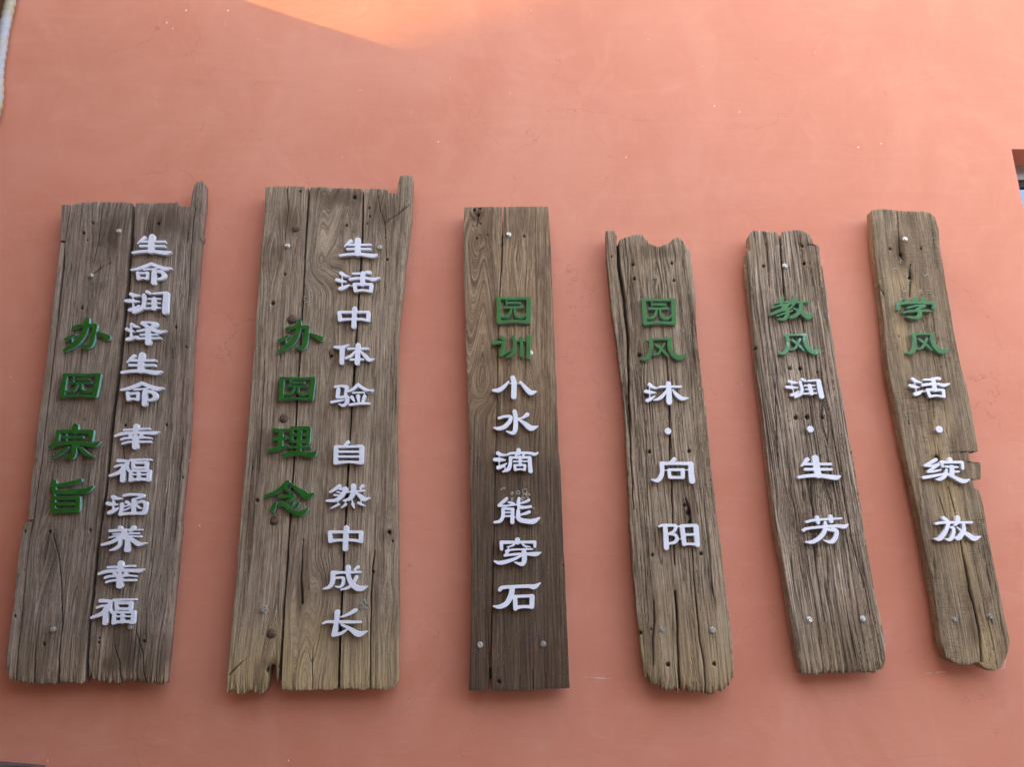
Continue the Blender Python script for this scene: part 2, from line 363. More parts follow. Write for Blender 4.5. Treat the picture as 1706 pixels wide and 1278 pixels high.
def plank(name, parent, mat, L, R, T, B, ragT=.003, ragB=.004, ragS=.0015, grooves=.0016, cracks=(), knots=(), pits=(),
          toneF=None, stains=(), seed=0, cath=None, fissure=(.0, 0.0), front=YF, back=YB, lean=0.0, rnd=.006, wav=.012, label=None, edge=(True, True), outer=(True, True)):
    L = [(x + (.017*(x-853) if x > 853 and outer[0] else 0), y) for x, y in L]
    R = [(x + (.012*(x-853) if x < 853 and outer[1] else 0), y) for x, y in R]
    Lw, Rw, Tw, Bw = uz(L), uz(R), uz(T), uz(B)
    oL = np.argsort(Lw[:,1], kind='stable'); oR = np.argsort(Rw[:,1], kind='stable')
    def mono(a):
        a = a.copy()
        for i in range(1, len(a)):
            if a[i,1] >= a[i-1,1]: a[i,1] = a[i-1,1]-1e-4
        return a[::-1]
    Lm, Rm = mono(Lw), mono(Rw)
    xl = lambda z: np.interp(z, Lm[:,1], Lm[:,0]); xr = lambda z: np.interp(z, Rm[:,1], Rm[:,0])
    def toU(P): return np.clip((P[:,0]-xl(P[:,1]))/(xr(P[:,1])-xl(P[:,1])), 0, 1)
    tu, bu = toU(Tw), toU(Bw)
    def monoU(u):
        u = u.copy(); u[0] = 0; u[-1] = 1
        for i in range(1, len(u)): u[i] = max(u[i], u[i-1]+1e-4)
        return u/u[-1]
    tu, bu = monoU(tu), monoU(bu)
    W = float(np.mean(xr(Lm[:,1])-xl(Lm[:,1]))); H = float(Tw[:,1].max()-Bw[:,1].min())
    nu = max(8, int(W/.0026)); nv = int(H/.006)
    # closer rows at the two ends
    v = np.linspace(0, 1, nv); 
    u = np.linspace(0, 1, nu)
    U, Vv = np.meshgrid(u, v)
    zt = np.interp(u, tu, Tw[:,1]) + (fbm(u*W*130+seed*3, 0*u+seed, 3)-.6)*2.6*ragT
    zb = np.interp(u, bu, Bw[:,1]) + (fbm(u*W*110+seed*5, 0*u+seed+9, 3)-.4)*3.0*ragB
    Z = zt[None,:] + (zb-zt)[None,:]*Vv
    a = xl(Z) + (fbm(Z*9+seed, Z*0+seed, 4)-.5)*2*ragS + (fbm(Z*70+seed, Z*0+seed, 2)-.5)*ragS*.8
    b = xr(Z) + (fbm(Z*9+seed+40, Z*0+seed+3, 4)-.5)*2*ragS + (fbm(Z*70+seed+9, Z*0+seed+3, 2)-.5)*ragS*.8
    X = a + (b-a)*U
    # grain coordinate
    zz_ = np.linspace(Z.min(), Z.max(), 60); pf = np.polyfit(zz_, .5*(xl(zz_)+xr(zz_)), 2); Gx = X - np.polyval(pf, Z)
    G = Gx + wav*(fbm(Gx*4+seed, Z*.9+seed*2, 3)-.5)*2
    if cath:
        for (cx, cy, slope, spread, z0, z1) in cath:
            kx, kz = unproj(cx, cy, YF)
            wgt = sstep(z0, z0+.25, Z-kz)*(1-sstep(z1-.25, z1, Z-kz))*np.exp(-((X-kx)/spread)**2)
            lab = np.sqrt((X-kx)**2+.00008) - slope*(Z-kz)
            G = G*(1-wgt) + lab*wgt
    kd = np.zeros_like(X)
    for (px, py, r) in knots:
        kx, kz = unproj(px, py, YF); r = r*.0031
        d0 = X-kx; gg = np.exp(-((Z-kz)/(r*3.6))**2)*(r*1.15)**2
        inside = d0**2 < gg
        lab = np.where(inside, -(np.sqrt(gg)-np.abs(d0))*.9, np.sign(d0)*np.sqrt(np.maximum(d0**2-gg, 0)))
        G = G + (np.where(inside, lab, lab) - d0)*np.exp(-(np.abs(d0)/(r*6)))
        rr = np.sqrt((d0/1.0)**2+((Z-kz)/1.25)**2)
        kd = np.maximum(kd, np.exp(-(rr/(r*.75))**2)*.75)
    h = np.zeros_like(X); gr = np.zeros_like(X)
    # weathered relief
    n1 = fbm(G*150+seed*7, Z*2.2+seed, 2); h += (n1-.5)*2*grooves
    g1 = sstep(.60, .82, n1); gr = np.maximum(gr, 0*g1)
    h += (fbm(G*18+seed, Z*.8, 3)-.5)*.006
    h += (fbm(X*6+seed, Z*3+seed, 3)-.5)*.006
    h -= kd*.003; gr = np.maximum(gr, kd*.45*fbm(X*160, Z*160, 2)*1.6)
    # long drying cracks that follow the grain
    dens, depth = fissure
    if depth > 0:
        for sc_, wd, md in ((48, .012, .47), (85, .014, .52)):
            nn = fbm(G*sc_+seed*11, Z*.75+seed*3, 2); f = 1-sstep(0, wd*(1+dens), np.abs(nn-.5))
            mk = sstep(md-.10*dens, md+.10-.10*dens, fbm(G*25+seed*2, Z*1.7+seed*5, 3)); f = f*mk
            h -= f*depth; gr = np.maximum(gr, f*.6)
    for (pts, wpx, dpt) in cracks:
        cw = uz(pts); o = np.argsort(cw[:,1]); zc, xc_ = cw[o,1], cw[o,0]
        wl = np.asarray(wpx if isinstance(wpx, (list, tuple)) else [wpx]*len(pts), float)*.0031
        wl = np.interp(Z, zc, wl[o]); ins = (Z > zc[0]) & (Z < zc[-1])
        xx = np.interp(Z, zc, xc_) + (fbm(Z*14+seed, Z*0+7, 3)-.5)*.006
        d = np.abs(X-xx); f = np.where(ins, 1-sstep(0.25, 1.0, d/(wl*.5+.0012)), 0)
        h -= f*dpt; gr = np.maximum(gr, f*.9)
    for (px, py, r) in pits:
        kx, kz = unproj(px, py, YF); r *= .0031
        rr = np.sqrt((X-kx)**2+(Z-kz)**2)*(1+.35*(fbm((X-kx)*200, (Z-kz)*200, 2)-.5))
        f = 1-sstep(.45, 1.05, rr/r); h -= f*min(.012, r*1.6); gr = np.maximum(gr, f)
    # rounded, worn edges
    dl = (X-a); dr = (b-X); dt = (zt[None,:]-Z); db = (Z-zb[None,:])
    e = np.zeros_like(X)
    if edge[0]: e += np.exp(-dl/rnd)
    if edge[1]: e += np.exp(-dr/rnd)
    if not edge[0]: e += .5*np.exp(-dl/.002)
    if not edge[1]: e += .5*np.exp(-dr/.002)
    e += np.exp(-dt/.004) + np.exp(-db/.005)
    h -= e*rnd*.30
    endn = (np.exp(-dt/.03)*ragT + np.exp(-db/.04)*ragB)
    h -= endn*2.2*fbm(X*120+seed, Z*22, 3)
    h = np.maximum(h, front-back+.004 - 2*(front-back) if False else -(back-front)+.003)
    Y = front - h + lean*(Z-Z.mean())
    Y = np.minimum(Y, back-.002)
    tone = toneF(X, Z, G) if toneF else np.zeros_like(X)
    stn = np.zeros_like(X)
    for (px, py, sx, sy, amt) in stains:
        kx, kz = unproj(px, py, YF); jx = (fbm(X*22+seed, Z*7, 3)-.5)*sx*.005; jz = (fbm(X*9, Z*9+seed, 3)-.5)*sy*.004
        stn = np.maximum(stn, amt*np.exp(-np.abs((X-kx+jx)/(sx*.0031))**3-np.abs((Z-kz+jz)/(sy*.0031))**3)*(.45+.9*fbm(G*70, Z*4+seed, 3)))
    stn = np.clip(stn, 0, 1)
    tone = np.clip(tone, 0, 1); gr = np.clip(gr, 0, 1)
    nF = nu*nv
    idx = np.arange(nF).reshape(nv, nu)
    loop = np.concatenate([idx[0,:], idx[1:,-1], idx[-1,:-1][::-1], idx[1:-1,0][::-1]])
    co = np.stack([X.ravel(), Y.ravel(), Z.ravel()], 1)
    gc = np.stack([G.ravel()+seed*1.37, Z.ravel()+seed*.71, np.zeros(nF)], 1)
    cx_, cz_ = X.mean(), Z.mean()
    nl = len(loop); base = nF+nl; rings = [np.arange(nF, nF+nl)]
    coords = [co, co[loop]]; gcs = [gc, gc[loop]]; grs = [gr.ravel(), gr.ravel()[loop]]; tns = [tone.ravel(), tone.ravel()[loop]]; sns = [stn.ravel(), stn.ravel()[loop]]
    fy = co[loop,1]
    for j, t in enumerate((.2, .5, .8, 1.0)):
        c = co[loop].copy(); c[:,1] = fy + (back-fy)*t
        off = (fbm(np.arange(nl)*.35, np.full(nl, j*3.3+seed), 2)-.5)*.004*(t < 1)
        c[:,0] += off
        q = gc[loop].copy(); q[:,2] += t*(back-front); q[:,0] += t*(back-front)*.6
        coords.append(c); gcs.append(q); grs.append(np.full(nl, 0.0)); tns.append(tone.ravel()[loop]*.6); sns.append(stn.ravel()[loop])
        rings.append(np.arange(base, base+nl)); base += nl
    co = np.concatenate(coords); gc = np.concatenate(gcs); gr_ = np.concatenate(grs); tn = np.concatenate(tns)
    q = np.stack([idx[:-1,:-1], idx[1:,:-1], idx[1:,1:], idx[:-1,1:]], -1).reshape(-1, 4)
    fs = [q]
    for r0, r1 in zip(rings[:-1], rings[1:]):
        fs.append(np.stack([r0, np.roll(r0, -1), np.roll(r1, -1), r1], -1))
    q = np.concatenate(fs)
    me = bpy.data.meshes.new(name)
    me.vertices.add(len(co)); me.vertices.foreach_set('co', co.ravel())
    nq = len(q); bl = rings[-1]
    me.loops.add(nq*4+nl); me.loops.foreach_set('vertex_index', np.concatenate([q.ravel(), bl]).astype(np.int32))
    me.polygons.add(nq+1)
    me.polygons.foreach_set('loop_start', np.concatenate([np.arange(nq)*4, [nq*4]]).astype(np.int32))
    me.polygons.foreach_set('use_smooth', np.ones(nq+1, bool))
    me.update(calc_edges=True); me.validate()
    for nm_, arr, ty, key in (('gcoord', gc, 'FLOAT_VECTOR', 'vector'), ('groove', gr_, 'FLOAT', 'value'), ('tone', tn, 'FLOAT', 'value'), ('stain', np.concatenate(sns), 'FLOAT', 'value')):
        at = me.attributes.new(nm_, ty, 'POINT'); at.data.foreach_set(key, arr.astype(np.float32).ravel())
    o = link(name, me, mat, parent)
    if label: o['label'] = label
    return o

def zpx(py): return unproj(853, py, YF)[1]
def bottom_tone(py, amt=.6, span=.35):
    z = zpx(py)
    return lambda X, Z, G: amt*(1-sstep(z-span*.4, z+span*.6, Z))*(.35+1.1*fbm(X*25, Z*5, 3)) 
def patch_tone(lst, base=None):
    def f(X, Z, G):
        t = base(X, Z, G) if base else 0*X
        for (px, py, sx, sy, amt) in lst:
            kx, kz = unproj(px, py, YF)
            t = t + amt*np.exp(-((X-kx)/(sx*.0031))**2-((Z-kz)/(sy*.0031))**2)*(.3+1.3*fbm(G*60, Z*3, 3))
        return t
    return f

signs = {}
def sign(px, label):
    x, z = unproj(px, 1150, 0); o = empty('wooden_sign', (0, 0, 0))
    tag(o, label, 'sign', 'wooden plank signs hung in a row on the salmon wall'); return o

# --- sign 1
s1 = sign(150, 'grey two plank wooden sign, leftmost in the row, with a horn at its top right')
plank('plank', s1, M['w1'], [(118,340),(109,401),(108,440),(92,580),(76,720),(72,760),(57,868),(50,900),(40,1000),(32,1080),(27,1137)],
      [(219.5,337),(210,473),(194,624),(181.5,720),(175.5,806),(158.5,926),(145,1064),(139,1134)],
      [(118,340),(135,337),(160,335),(200,335.5),(220,337)], [(27,1137),(50,1139),(92,1140),(95,1128),(99,1138),(137,1139),(140,1135)],
      ragB=.005, grooves=.0012, fissure=(.35, .004), stains=[(190,385,26,45,.75),(84,905,16,40,.7),(150,500,18,90,.4),(160,860,12,60,.4),(70,1090,30,50,.35)], seed=1, outer=(False, False),
      knots=[(80,900,15),(178,330,20),(165,450,10)], pits=[(154,371,3),(139,388,4),(145,400,2.5),(136,513,3.5),(150,884,3),(83,886,3.2),(100,500,2),(72,1074,3),(118,640,2),(140,700,2)],
      cracks=[([(152,459),(160,452),(170,444),(185,437)], [3,4,3,1], .01),([(88,890),(98,930),(102,980),(103,1040),(98,1100),(96,1139)], [1,2,2.5,2.5,3,5], .012),
              ([(170,345),(165,400),(155,440)], [1,2,1], .004), ([(55,1139),(58,1100),(60,1060)],[3,2,1],.008)],
      toneF=bottom_tone(1090, .45), edge=(False, True), wav=.02, rnd=.005)
plank('plank', s1, M['w1'], [(226,337),(217,473),(201.2,624),(188.8,720),(181,806),(164,926),(149.8,1064),(145.6,1134)],
      [(346,305),(344,345),(339,387),(341,388),(340,397),(337.5,398),(332,473),(325,555),(318,720),(303,868),(304,880),(289,1030),(286,1070),(279,1136)],
      [(225,337),(260,337),(295,336),(297,341),(303,342.5),(317,342.6),(320,322),(323,308),(328,301),(335,300),(340,304)],
      [(145,1132),(150,1126),(158,1136),(190,1139),(210,1134),(250,1137),(262,1140),(279,1137)],
      ragB=.011, grooves=.0014, fissure=(.5, .005), stains=[(275,372,48,42,.75),(325,430,14,120,.45),(285,590,22,90,.5),(208,1085,34,34,.85),(262,1110,20,40,.6),(180,900,14,90,.35)], seed=2, knots=[(265,372,9),(228,790,9),(262,1000,10)],
      pits=[(263,372,3.5),(293,545,3),(310,578,2.5),(208,709,3.2),(277,708,3),(304,795,3),(239,1069,3),(164,1071,3),(165,1064,2.2)],
      cracks=[([(250,345),(238,420)], [1,1.5], .004),([(205,745),(206,770),(207,790)], [2,2.5,1], .006),([(240,1139),(238,1090),(225,1050)], [3,2,1], .008),([(200,1139),(199,1105),(190,1075)],[3,2,1],.008),([(325,345),(318,420),(312,520)],[2,1.5,1],.005)],
      toneF=bottom_tone(1100, .5), edge=(True, True), lean=0, rnd=.007)
plank('edge_strip', s1, M['w1'], [(102,340),(99,400)], [(116,340),(107.5,400)], [(102,340),(117,340)], [(99,400),(108.5,400)], .001, .001, .0008, front=YF+.004, seed=3, outer=(False, False), edge=(True, True), rnd=.003)
plank('edge_strip', s1, M['w1'], [(99,404),(88,500),(70,660),(60,725),(57,760),(60,768),(54,780),(50,830),(45,868)],
      [(106.8,404),(89.8,580),(73.8,720),(69.8,755),(54.8,867)], [(99,404),(108,404)], [(45,868),(56,866)], .001, .004, .0022, front=YF+.001, fissure=(.2,.003), seed=4, outer=(False, False), rnd=.004)
plank('edge_strip', s1, M['w1'], [(39.6,871),(33,920),(24,985),(25,1000),(15,1060),(8,1110)],
      [(52.8,870),(47.8,900),(37.8,1000),(29.8,1080),(24.5,1134)], [(39.6,871),(54,870)], [(8,1112),(13,1121),(16,1133),(26,1134)], .0015, .006, .0022, front=YF-.003, pits=[(42,886,2.6),(40,950,2),(25,1027,2.6)], seed=5, outer=(False, False), rnd=.005, toneF=bottom_tone(1110, .4))

# --- sign 2
s2 = sign(520, 'widest three plank wooden sign with rusty round nail heads, second from the left')
plank('plank', s2, M['w2'], [(442,310),(440.6,350),(443,353),(440.6,357),(433.7,428),(423.4,583),(412,720),(396.4,917),(387,1030),(379,1125),(377,1156)],
      [(513.6,310),(508.4,393.6),(501.5,528),(493.6,658.6),(490,720),(488,765.8),(480,889),(471,1019),(466,1093),(462,1139)],
      [(442,310),(475,309),(477,314),(479,309),(507,310),(509,315),(514.6,311)],
      [(377,1156),(390,1153),(400,1158),(416,1153),(433,1157),(440,1156),(446,1138),(448,1120),(451,1109),(455,1106),(458,1112),(459,1138),(462,1139)],
      ragB=.010, fissure=(.3, .004), stains=[(482,365,22,26,.55),(452,425,26,24,.6),(425,800,12,120,.45),(445,1128,22,22,.6)], seed=6, outer=(False, False), knots=[(452,1120,16),(455,420,12),(492,380,9)], cath=None,
      pits=[(474,457,3),(454,505,5),(420,780,2),(441,352,2),(428,834,4),(500,318,3),(465,1112,3),(448,1117,7)],
      cracks=[([(441,600),(438,660),(434,720),(431,790)], [1,2,2,1], .006),([(381,1125),(392,1115),(402,1104),(412,1098)],[4,3,2,1],.008),([(478,311),(480,350),(474,400)],[2,2,1],.004)],
      toneF=bottom_tone(1080, 1.0, .45), edge=(True, False))
plank('plank', s2, M['w2'], [(517.3,311),(511.8,393.6),(504.6,528),(497.4,658.6),(493.9,720),(491.5,765.8),(483.4,889),(475,1019),(471.4,1090),(469.6,1149)],
      [(604,314),(602,393.6),(594.4,528),(585,658.6),(582.2,720),(577.4,790),(571.4,917),(565.8,1037),(561.5,1148)],
      [(517.3,311),(530,310.5),(560,312),(590,312),(605,314)], [(469.6,1149),(485,1151),(500,1151),(530,1150),(545,1151),(563,1148)],
      ragB=.004, fissure=(.25, .003), stains=[(575,330,34,22,.85),(530,322,20,14,.6),(577,380,10,18,.6),(503,980,9,60,.7),(560,1090,10,50,.5)], seed=8, outer=(False, False), knots=[(595,330,13),(500,1012,14),(577,380,10),(548,590,8)],
      cath=[(548,350,.22,.09,-.55,.35),(520,1090,.16,.08,-.35,.5)],
      pits=[(590,328,5),(577,375,3),(505,900,2),(552,593,4),(503,1005,3)],
      cracks=[([(505,900),(502,960),(503,1005)], [1,4,6], .008),([(520,1150),(520,1110),(521,1080)],[2,1.5,1],.006),([(548,585),(550,600)],[3,2],.005)],
      toneF=bottom_tone(1065, 1.0, .5), edge=(False, False))
plank('plank', s2, M['w2'], [(607.5,314),(605.5,393.6),(598,528),(589.3,658.6),(585.5,720),(581.3,790),(575.3,917),(570,1037),(566,1146)],
      [(689.4,294),(686.7,366),(682.6,393.6),(676.4,440),(674.3,473),(666.7,534.7),(664.3,590),(662.6,720),(665,896),(665.8,1037),(665,1135.5),(658.7,1148)],
      [(607.5,314),(611,312),(614,316),(618,312),(630,313.5),(635,313),(646,316),(648,320),(662,321),(663,305),(666,292),(680,290.5),(688,293)],
      [(566,1148),(590,1149),(613,1150),(616,1144),(619,1149),(645,1150),(659,1148)],
      ragB=.004, fissure=(.4, .004), stains=[(640,350,22,45,.6),(672,360,8,60,.5),(648,893,10,16,.7),(626,985,8,50,.5),(646,700,10,120,.3)], seed=9, knots=[(640,370,9),(643,1012,8),(648,890,6),(619,1000,6),(600,330,6)],
      pits=[(648,887,4.5),(654,902,2.5),(615,346,2.5),(616,360,2.5),(612,372,2),(622,953,3),(645,432,3)],
      cracks=[([(683,340),(665,355),(648,366),(641,371)], [1.5,2,2,1], .010),([(641,371),(634,350),(630,325)], [1,1.5,1.5], .005),([(641,372),(643,430),(640,480)],[2,1.5,1],.005),
              ([(624,917),(621,945),(618,1001),(617,1060),(616,1148)], [1.5,3,2.5,2.5,3], .014)],
      toneF=bottom_tone(1080, .9, .5), edge=(False, True), rnd=.008)

# --- sign 3
s3 = sign(860, 'brown two plank wooden sign with straight sawn ends, third from the left')
def t3(X, Z, G):
    z0, z1 = zpx(900), zpx(560); return (1-sstep(z0, z1, Z))*(.75+.7*fbm(G*40, Z*2, 3))
plank('plank', s3, M['w3'], [(772.9,344.8),(772.2,428.6),(774.5,527),(779.4,642),(782,750),(783.8,841),(785.4,942),(783.8,1076.6),(781,1151)],
      [(837,343.8),(835.3,428.6),(832,488),(828.8,593),(827,691.6),(825.5,740),(823.5,841),(820.8,942),(818,1043),(814.7,1103.5),(813.4,1151)],
      [(772.9,345),(800,343.5),(837,344)], [(781,1151),(800,1152),(813.4,1151)], ragT=.0015, ragB=.001, ragS=.001, fissure=(.15, .003), stains=[(794,356,14,14,.95),(805,380,24,30,.5),(795,1090,22,70,.4)], seed=10, outer=(False, False),
      cath=[(806,420,-.20,.10,-1.0,.28)], knots=[(790,352,8),(797,395,6)],
      pits=[(790,349,4),(799,346,4),(797,358,3.5),(794,397,2.5),(812,392,2),(800,372,2)],
      cracks=[([(798,418),(805,412),(815,410),(828,410),(836,408)], [2,3,3,2,1], .006),([(788,352),(797,360),(795,380)],[3,3,1],.005)],
      toneF=t3, edge=(True, False), rnd=.004, wav=.02)
plank('plank', s3, M['w3'], [(839.3,343.8),(837.3,428.6),(834,488),(830,593),(828.8,691.6),(826.8,740),(824.8,841),(822.8,942),(820.8,1043),(819.4,1103.5),(819,1151)],
      [(913.6,343.8),(917.5,412),(922.4,527),(927.4,642),(930.7,750),(933.5,773.6),(937,874.6),(941.3,958.8),(944.6,1043),(949.4,1147)],
      [(839.3,343.8),(875,343),(913.6,343.8)], [(819,1152),(880,1151),(949.4,1147)], ragT=.0015, ragB=.001, ragS=.0015, fissure=(.15, .003), stains=[(870,380,26,40,.3),(905,1110,45,35,.5)], seed=12,
      knots=[(872,353,8),(863,437,8),(830,1136,6),(885,670,10)], pits=[(873,393,3),(831,1137,3.5),(876,415,1.5),(937,886,2),(939,943,2)],
      cracks=[([(866,1151),(866,1125)],[2,1],.006),([(888,1150),(887,1115)],[1.5,1],.005),([(910,1149),(908,1120)],[1.5,1],.005)],
      toneF=t3, edge=(False, True), rnd=.005)

# --- sign 4
s4 = sign(1115, 'tan plank sign with a wavy notched top and long split, fourth from the left')
plank('plank', s4, M['w4'], [(1007.5,384),(1009.7,438.8),(1017.5,514),(1027,589),(1036.3,664),(1039.4,714),(1042,770),(1047,879.5),(1053.6,973.4),(1062,1051.7),(1064.5,1083),(1069,1117)],
      [(1150.5,417),(1152,432.6),(1158.4,495),(1161.5,557.7),(1167.7,620),(1175.6,683),(1183.4,770),(1192.8,848),(1200.7,911),(1210,989),(1219.4,1067),(1224,1125)],
      [(1007.5,384),(1010,382),(1024,382),(1028,392),(1030,404),(1033,398),(1044,393.5),(1057,389),(1069,388),(1075,395),(1081.7,404),(1097.3,410),(1114.5,403.8),(1124,395),(1131.7,393.5),(1138,400),(1142.7,407.5),(1150.5,417)],
      [(1069,1117),(1073,1128),(1080,1134.6),(1105,1148.7),(1120.8,1153.4),(1131,1152),(1132.5,1140),(1134,1151),(1142.7,1151),(1167.8,1158),(1186.6,1159.7),(1205.3,1152),(1216,1142),(1224,1128)],
      ragT=.003, ragB=.013, ragS=.004, grooves=.0024, fissure=(1.1, .006), stains=[(1100,418,44,16,.6),(1058,500,12,130,.6),(1160,600,7,160,.5),(1066,592,9,14,.8),(1145,845,10,40,.6),(1084,1040,10,80,.5),(1100,900,40,40,.25)], seed=14, knots=[(1066,590,7),(1097,480,7),(1119,425,6)],
      pits=[(1019,427,2.5),(1055,440,3.5),(1057,464,3.5),(1123,467,3.5),(1119,438,3.5),(1031,604,2.5),(1042,731,2.5),(1082,753,4),(1148,752,4),(1065,592,5),(1087,925,3.5),(1168,923,4),(1113,1108,4.5),(1190,1107,4),(1085,1049,2.5),(1147,855,6),(1149,870,4),(1141,842,4),(1067,1055,4)],
      cracks=[([(1029,395),(1032,445),(1040,500),(1046,560),(1048,620),(1048,667),(1050,720),(1052,770),(1056,850)], [6,8,8,7,5,3,2.5,2,1], .045),
              ([(1110,560),(1112,600),(1115,650),(1116,750),(1119,801),(1121,864),(1124,942)], [1,3,3,3.5,3,3,2], .016),([(1125,985),(1127,1010),(1129,1052),(1131,1100),(1133,1152)], [4,4,4,4,6], .022),
              ([(1153,915),(1155,950),(1158.4,989),(1162,1030),(1166,1067),(1174,1110),(1176,1158)], [1.5,2.5,2.5,3,3,3,3], .012),
              ([(1143,830),(1148,850),(1151,872)], [2,7,5], .012),([(1089,1000),(1090,1030),(1088,1070),(1089,1110)], [2,4,3,2], .012),([(1040,393),(1047,440),(1045,490)],[2,2,1],.008),([(1076,700),(1077,780),(1080,860)],[1,2,1],.006)],
      toneF=bottom_tone(1070, .75, .5), rnd=.010)

# --- sign 5
s5 = sign(1350, 'grey plank sign with deep dark furrows and a stepped top, second from the right')
plank('plank', s5, M['w5'], [(1242.5,388.8),(1243,416),(1237,419),(1237,445),(1243.5,504.5),(1249.7,557.7),(1254.4,620),(1263.8,683),(1271.6,755),(1279.5,828),(1287.3,891),(1299.8,953),(1310.7,1031.6),(1321.7,1094),(1328,1120)],
      [(1349.9,388.8),(1354.5,405),(1364,409),(1367,432.6),(1376.4,479.5),(1382.7,526.4),(1389,573),(1395,620),(1404.6,667),(1412,720),(1421,760),(1429.6,812.6),(1439,875),(1451.5,953.4),(1464,1016),(1473.4,1063),(1478,1103.6)],
      [(1243,388.8),(1254.4,382.5),(1276.3,384),(1295,385.6),(1299.8,397),(1303.9,384),(1329.5,381),(1345,385.6),(1350,390)],
      [(1330,1120),(1351.4,1125.5),(1376.5,1122.3),(1423.4,1120.8),(1461,1122),(1473.4,1116),(1478,1104)],
      ragT=.003, ragB=.009, ragS=.003, grooves=.0030, fissure=(2.6, .008), stains=[(1335,850,34,40,.5),(1260,560,12,110,.4),(1360,560,14,60,.35),(1380,1060,60,40,.3),(1400,800,10,90,.4)], seed=17, knots=[(1376,846,8),(1375,700,8),(1310,860,8)],
      pits=[(1272,443,4),(1340,439,4),(1337,410,3),(1316,614,4.5),(1333,614,4.5),(1326,696,5.5),(1345,695,5.5),(1371,696,4),(1362,620,2.5),(1246,515,5),(1259,580,4),(1270,698,3),(1321,1080,6),(1402,627,3)],
      cracks=[([(1300,390),(1302,430),(1308,500)], [4,3,1], .02),([(1276,385),(1279,430),(1283,480)],[2,2.5,1],.012),([(1291,640),(1294,700),(1296,780)],[1,2.5,1],.012),
              ([(1385,700),(1395,760),(1408,830),(1420,900),(1440,980)],[1,3,3,3,1],.012),([(1350,800),(1356,860),(1362,930)],[1,3,1],.012)],
      toneF=patch_tone([(1253,405,10,18,.7)], bottom_tone(1080, .45, .5)), rnd=.012, wav=.02)

# --- sign 6
s6 = sign(1560, 'yellowish brown plank sign with square notches in its right edge, rightmost in the row')
plank('plank', s6, M['w6'], [(1442.5,353),(1444.8,382.6),(1449.7,428.6),(1456.3,478),(1462.9,533.7),(1466,576.5),(1472.7,625.8),(1481,665),(1492.4,727),(1500.7,769.4),(1513.8,828.6),(1522,868),(1530,914),(1540,966.6),(1551.6,1032),(1556.5,1071.8),(1561.4,1083)],
      [(1551.6,352),(1558,361),(1564.7,382.6),(1566.4,412),(1574.6,461.4),(1582.8,510.7),(1591,560),(1600.9,609),(1610.7,642),(1619,681.6),(1627,733),(1629.5,752),(1613,753.5),(1616,769),(1633.7,771),(1634.4,798.6),(1621,800),(1624,815.4),(1631,817),(1638.7,845),(1646.9,894),(1656.8,943.6),(1666,986),(1673.2,1025.8),(1683,1068.5),(1681.4,1081.6)],
      [(1444,353),(1450,349),(1469.4,346.4),(1499,350.4),(1541.7,351.4),(1551.6,354)],
      [(1561.4,1083),(1571.3,1094.8),(1594.3,1106),(1614,1108),(1627,1104),(1630,1105),(1643.6,1114.5),(1656.8,1119.4),(1666.6,1114.5),(1674.8,1099.7),(1681,1083)],
      ragT=.002, ragB=.002, ragS=.002, grooves=.0014, fissure=(.5, .004), stains=[(1501,420,9,26,.9),(1516,455,5,18,.9),(1560,650,40,30,.35),(1540,900,20,70,.35),(1612,985,9,45,.85),(1625,1050,7,30,.8),(1560,764,9,9,.8),(1600,760,14,60,.3)], seed=21, knots=[(1501,420,12),(1516,440,6),(1535,607,10)],
      pits=[(1501,425,5),(1535,413,3),(1483,414,3),(1516,463,4),(1561,762,4.5),(1563,768,3),(1514,705,2),(1498,560,2),(1546,1003,3)],
      cracks=[([(1495,352),(1497,380),(1499,415),(1505,436)], [1,2,4,2], .008),([(1517,440),(1517,470),(1516,495)], [2,5,2], .010),([(1460,450),(1466,478),(1474,492)],[2,2,2],.006),
              ([(1600,900),(1608,940),(1616,985),(1622,1010),(1631,1050),(1636,1105)], [2,5,7,4,4,5], .014),([(1580,810),(1588,840),(1597,880)],[1,2.5,2],.008),([(1563,820),(1572,850),(1580,880)],[1,2,1],.006),([(1552,640),(1556,700)],[1,1.5],.004)],
      toneF=patch_tone([(1500,560,14,55,.65),(1563,770,14,90,.75),(1590,830,12,60,.6),(1605,930,14,70,.85),(1640,1070,16,50,.7),(1500,470,26,26,.5),(1580,690,10,40,.35)], bottom_tone(1095, .3, .4)), rnd=.008)

# battens that carry the planks on the wall
def batten(parent, px0, px1, py, hgt=.05):
    x0, z = unproj(px0, py, -.02); x1, _ = unproj(px1, py, -.02)
    return box('batten', (x0, YB+.0005, z-hgt/2), (x1, -.0005, z+hgt/2), M['dark_batten'], parent)
for s, px0, px1, ys in ((s1, 125, 315, (400,)), (s1, 50, 268, (1100,)), (s2, 450, 668, (420,)), (s2, 395, 655, (1098,)), (s3, 790, 905, (400,)), (s3, 795, 935, (1122,)),
                        (s4, 1035, 1140, (470,)), (s4, 1085, 1200, (1050,)), (s5, 1265, 1350, (450,)), (s5, 1335, 1455, (1035,)), (s6, 1470, 1545, (405,)), (s6, 1580, 1655, (1030,))):
    for y in ys: batten(s, px0, px1, y)

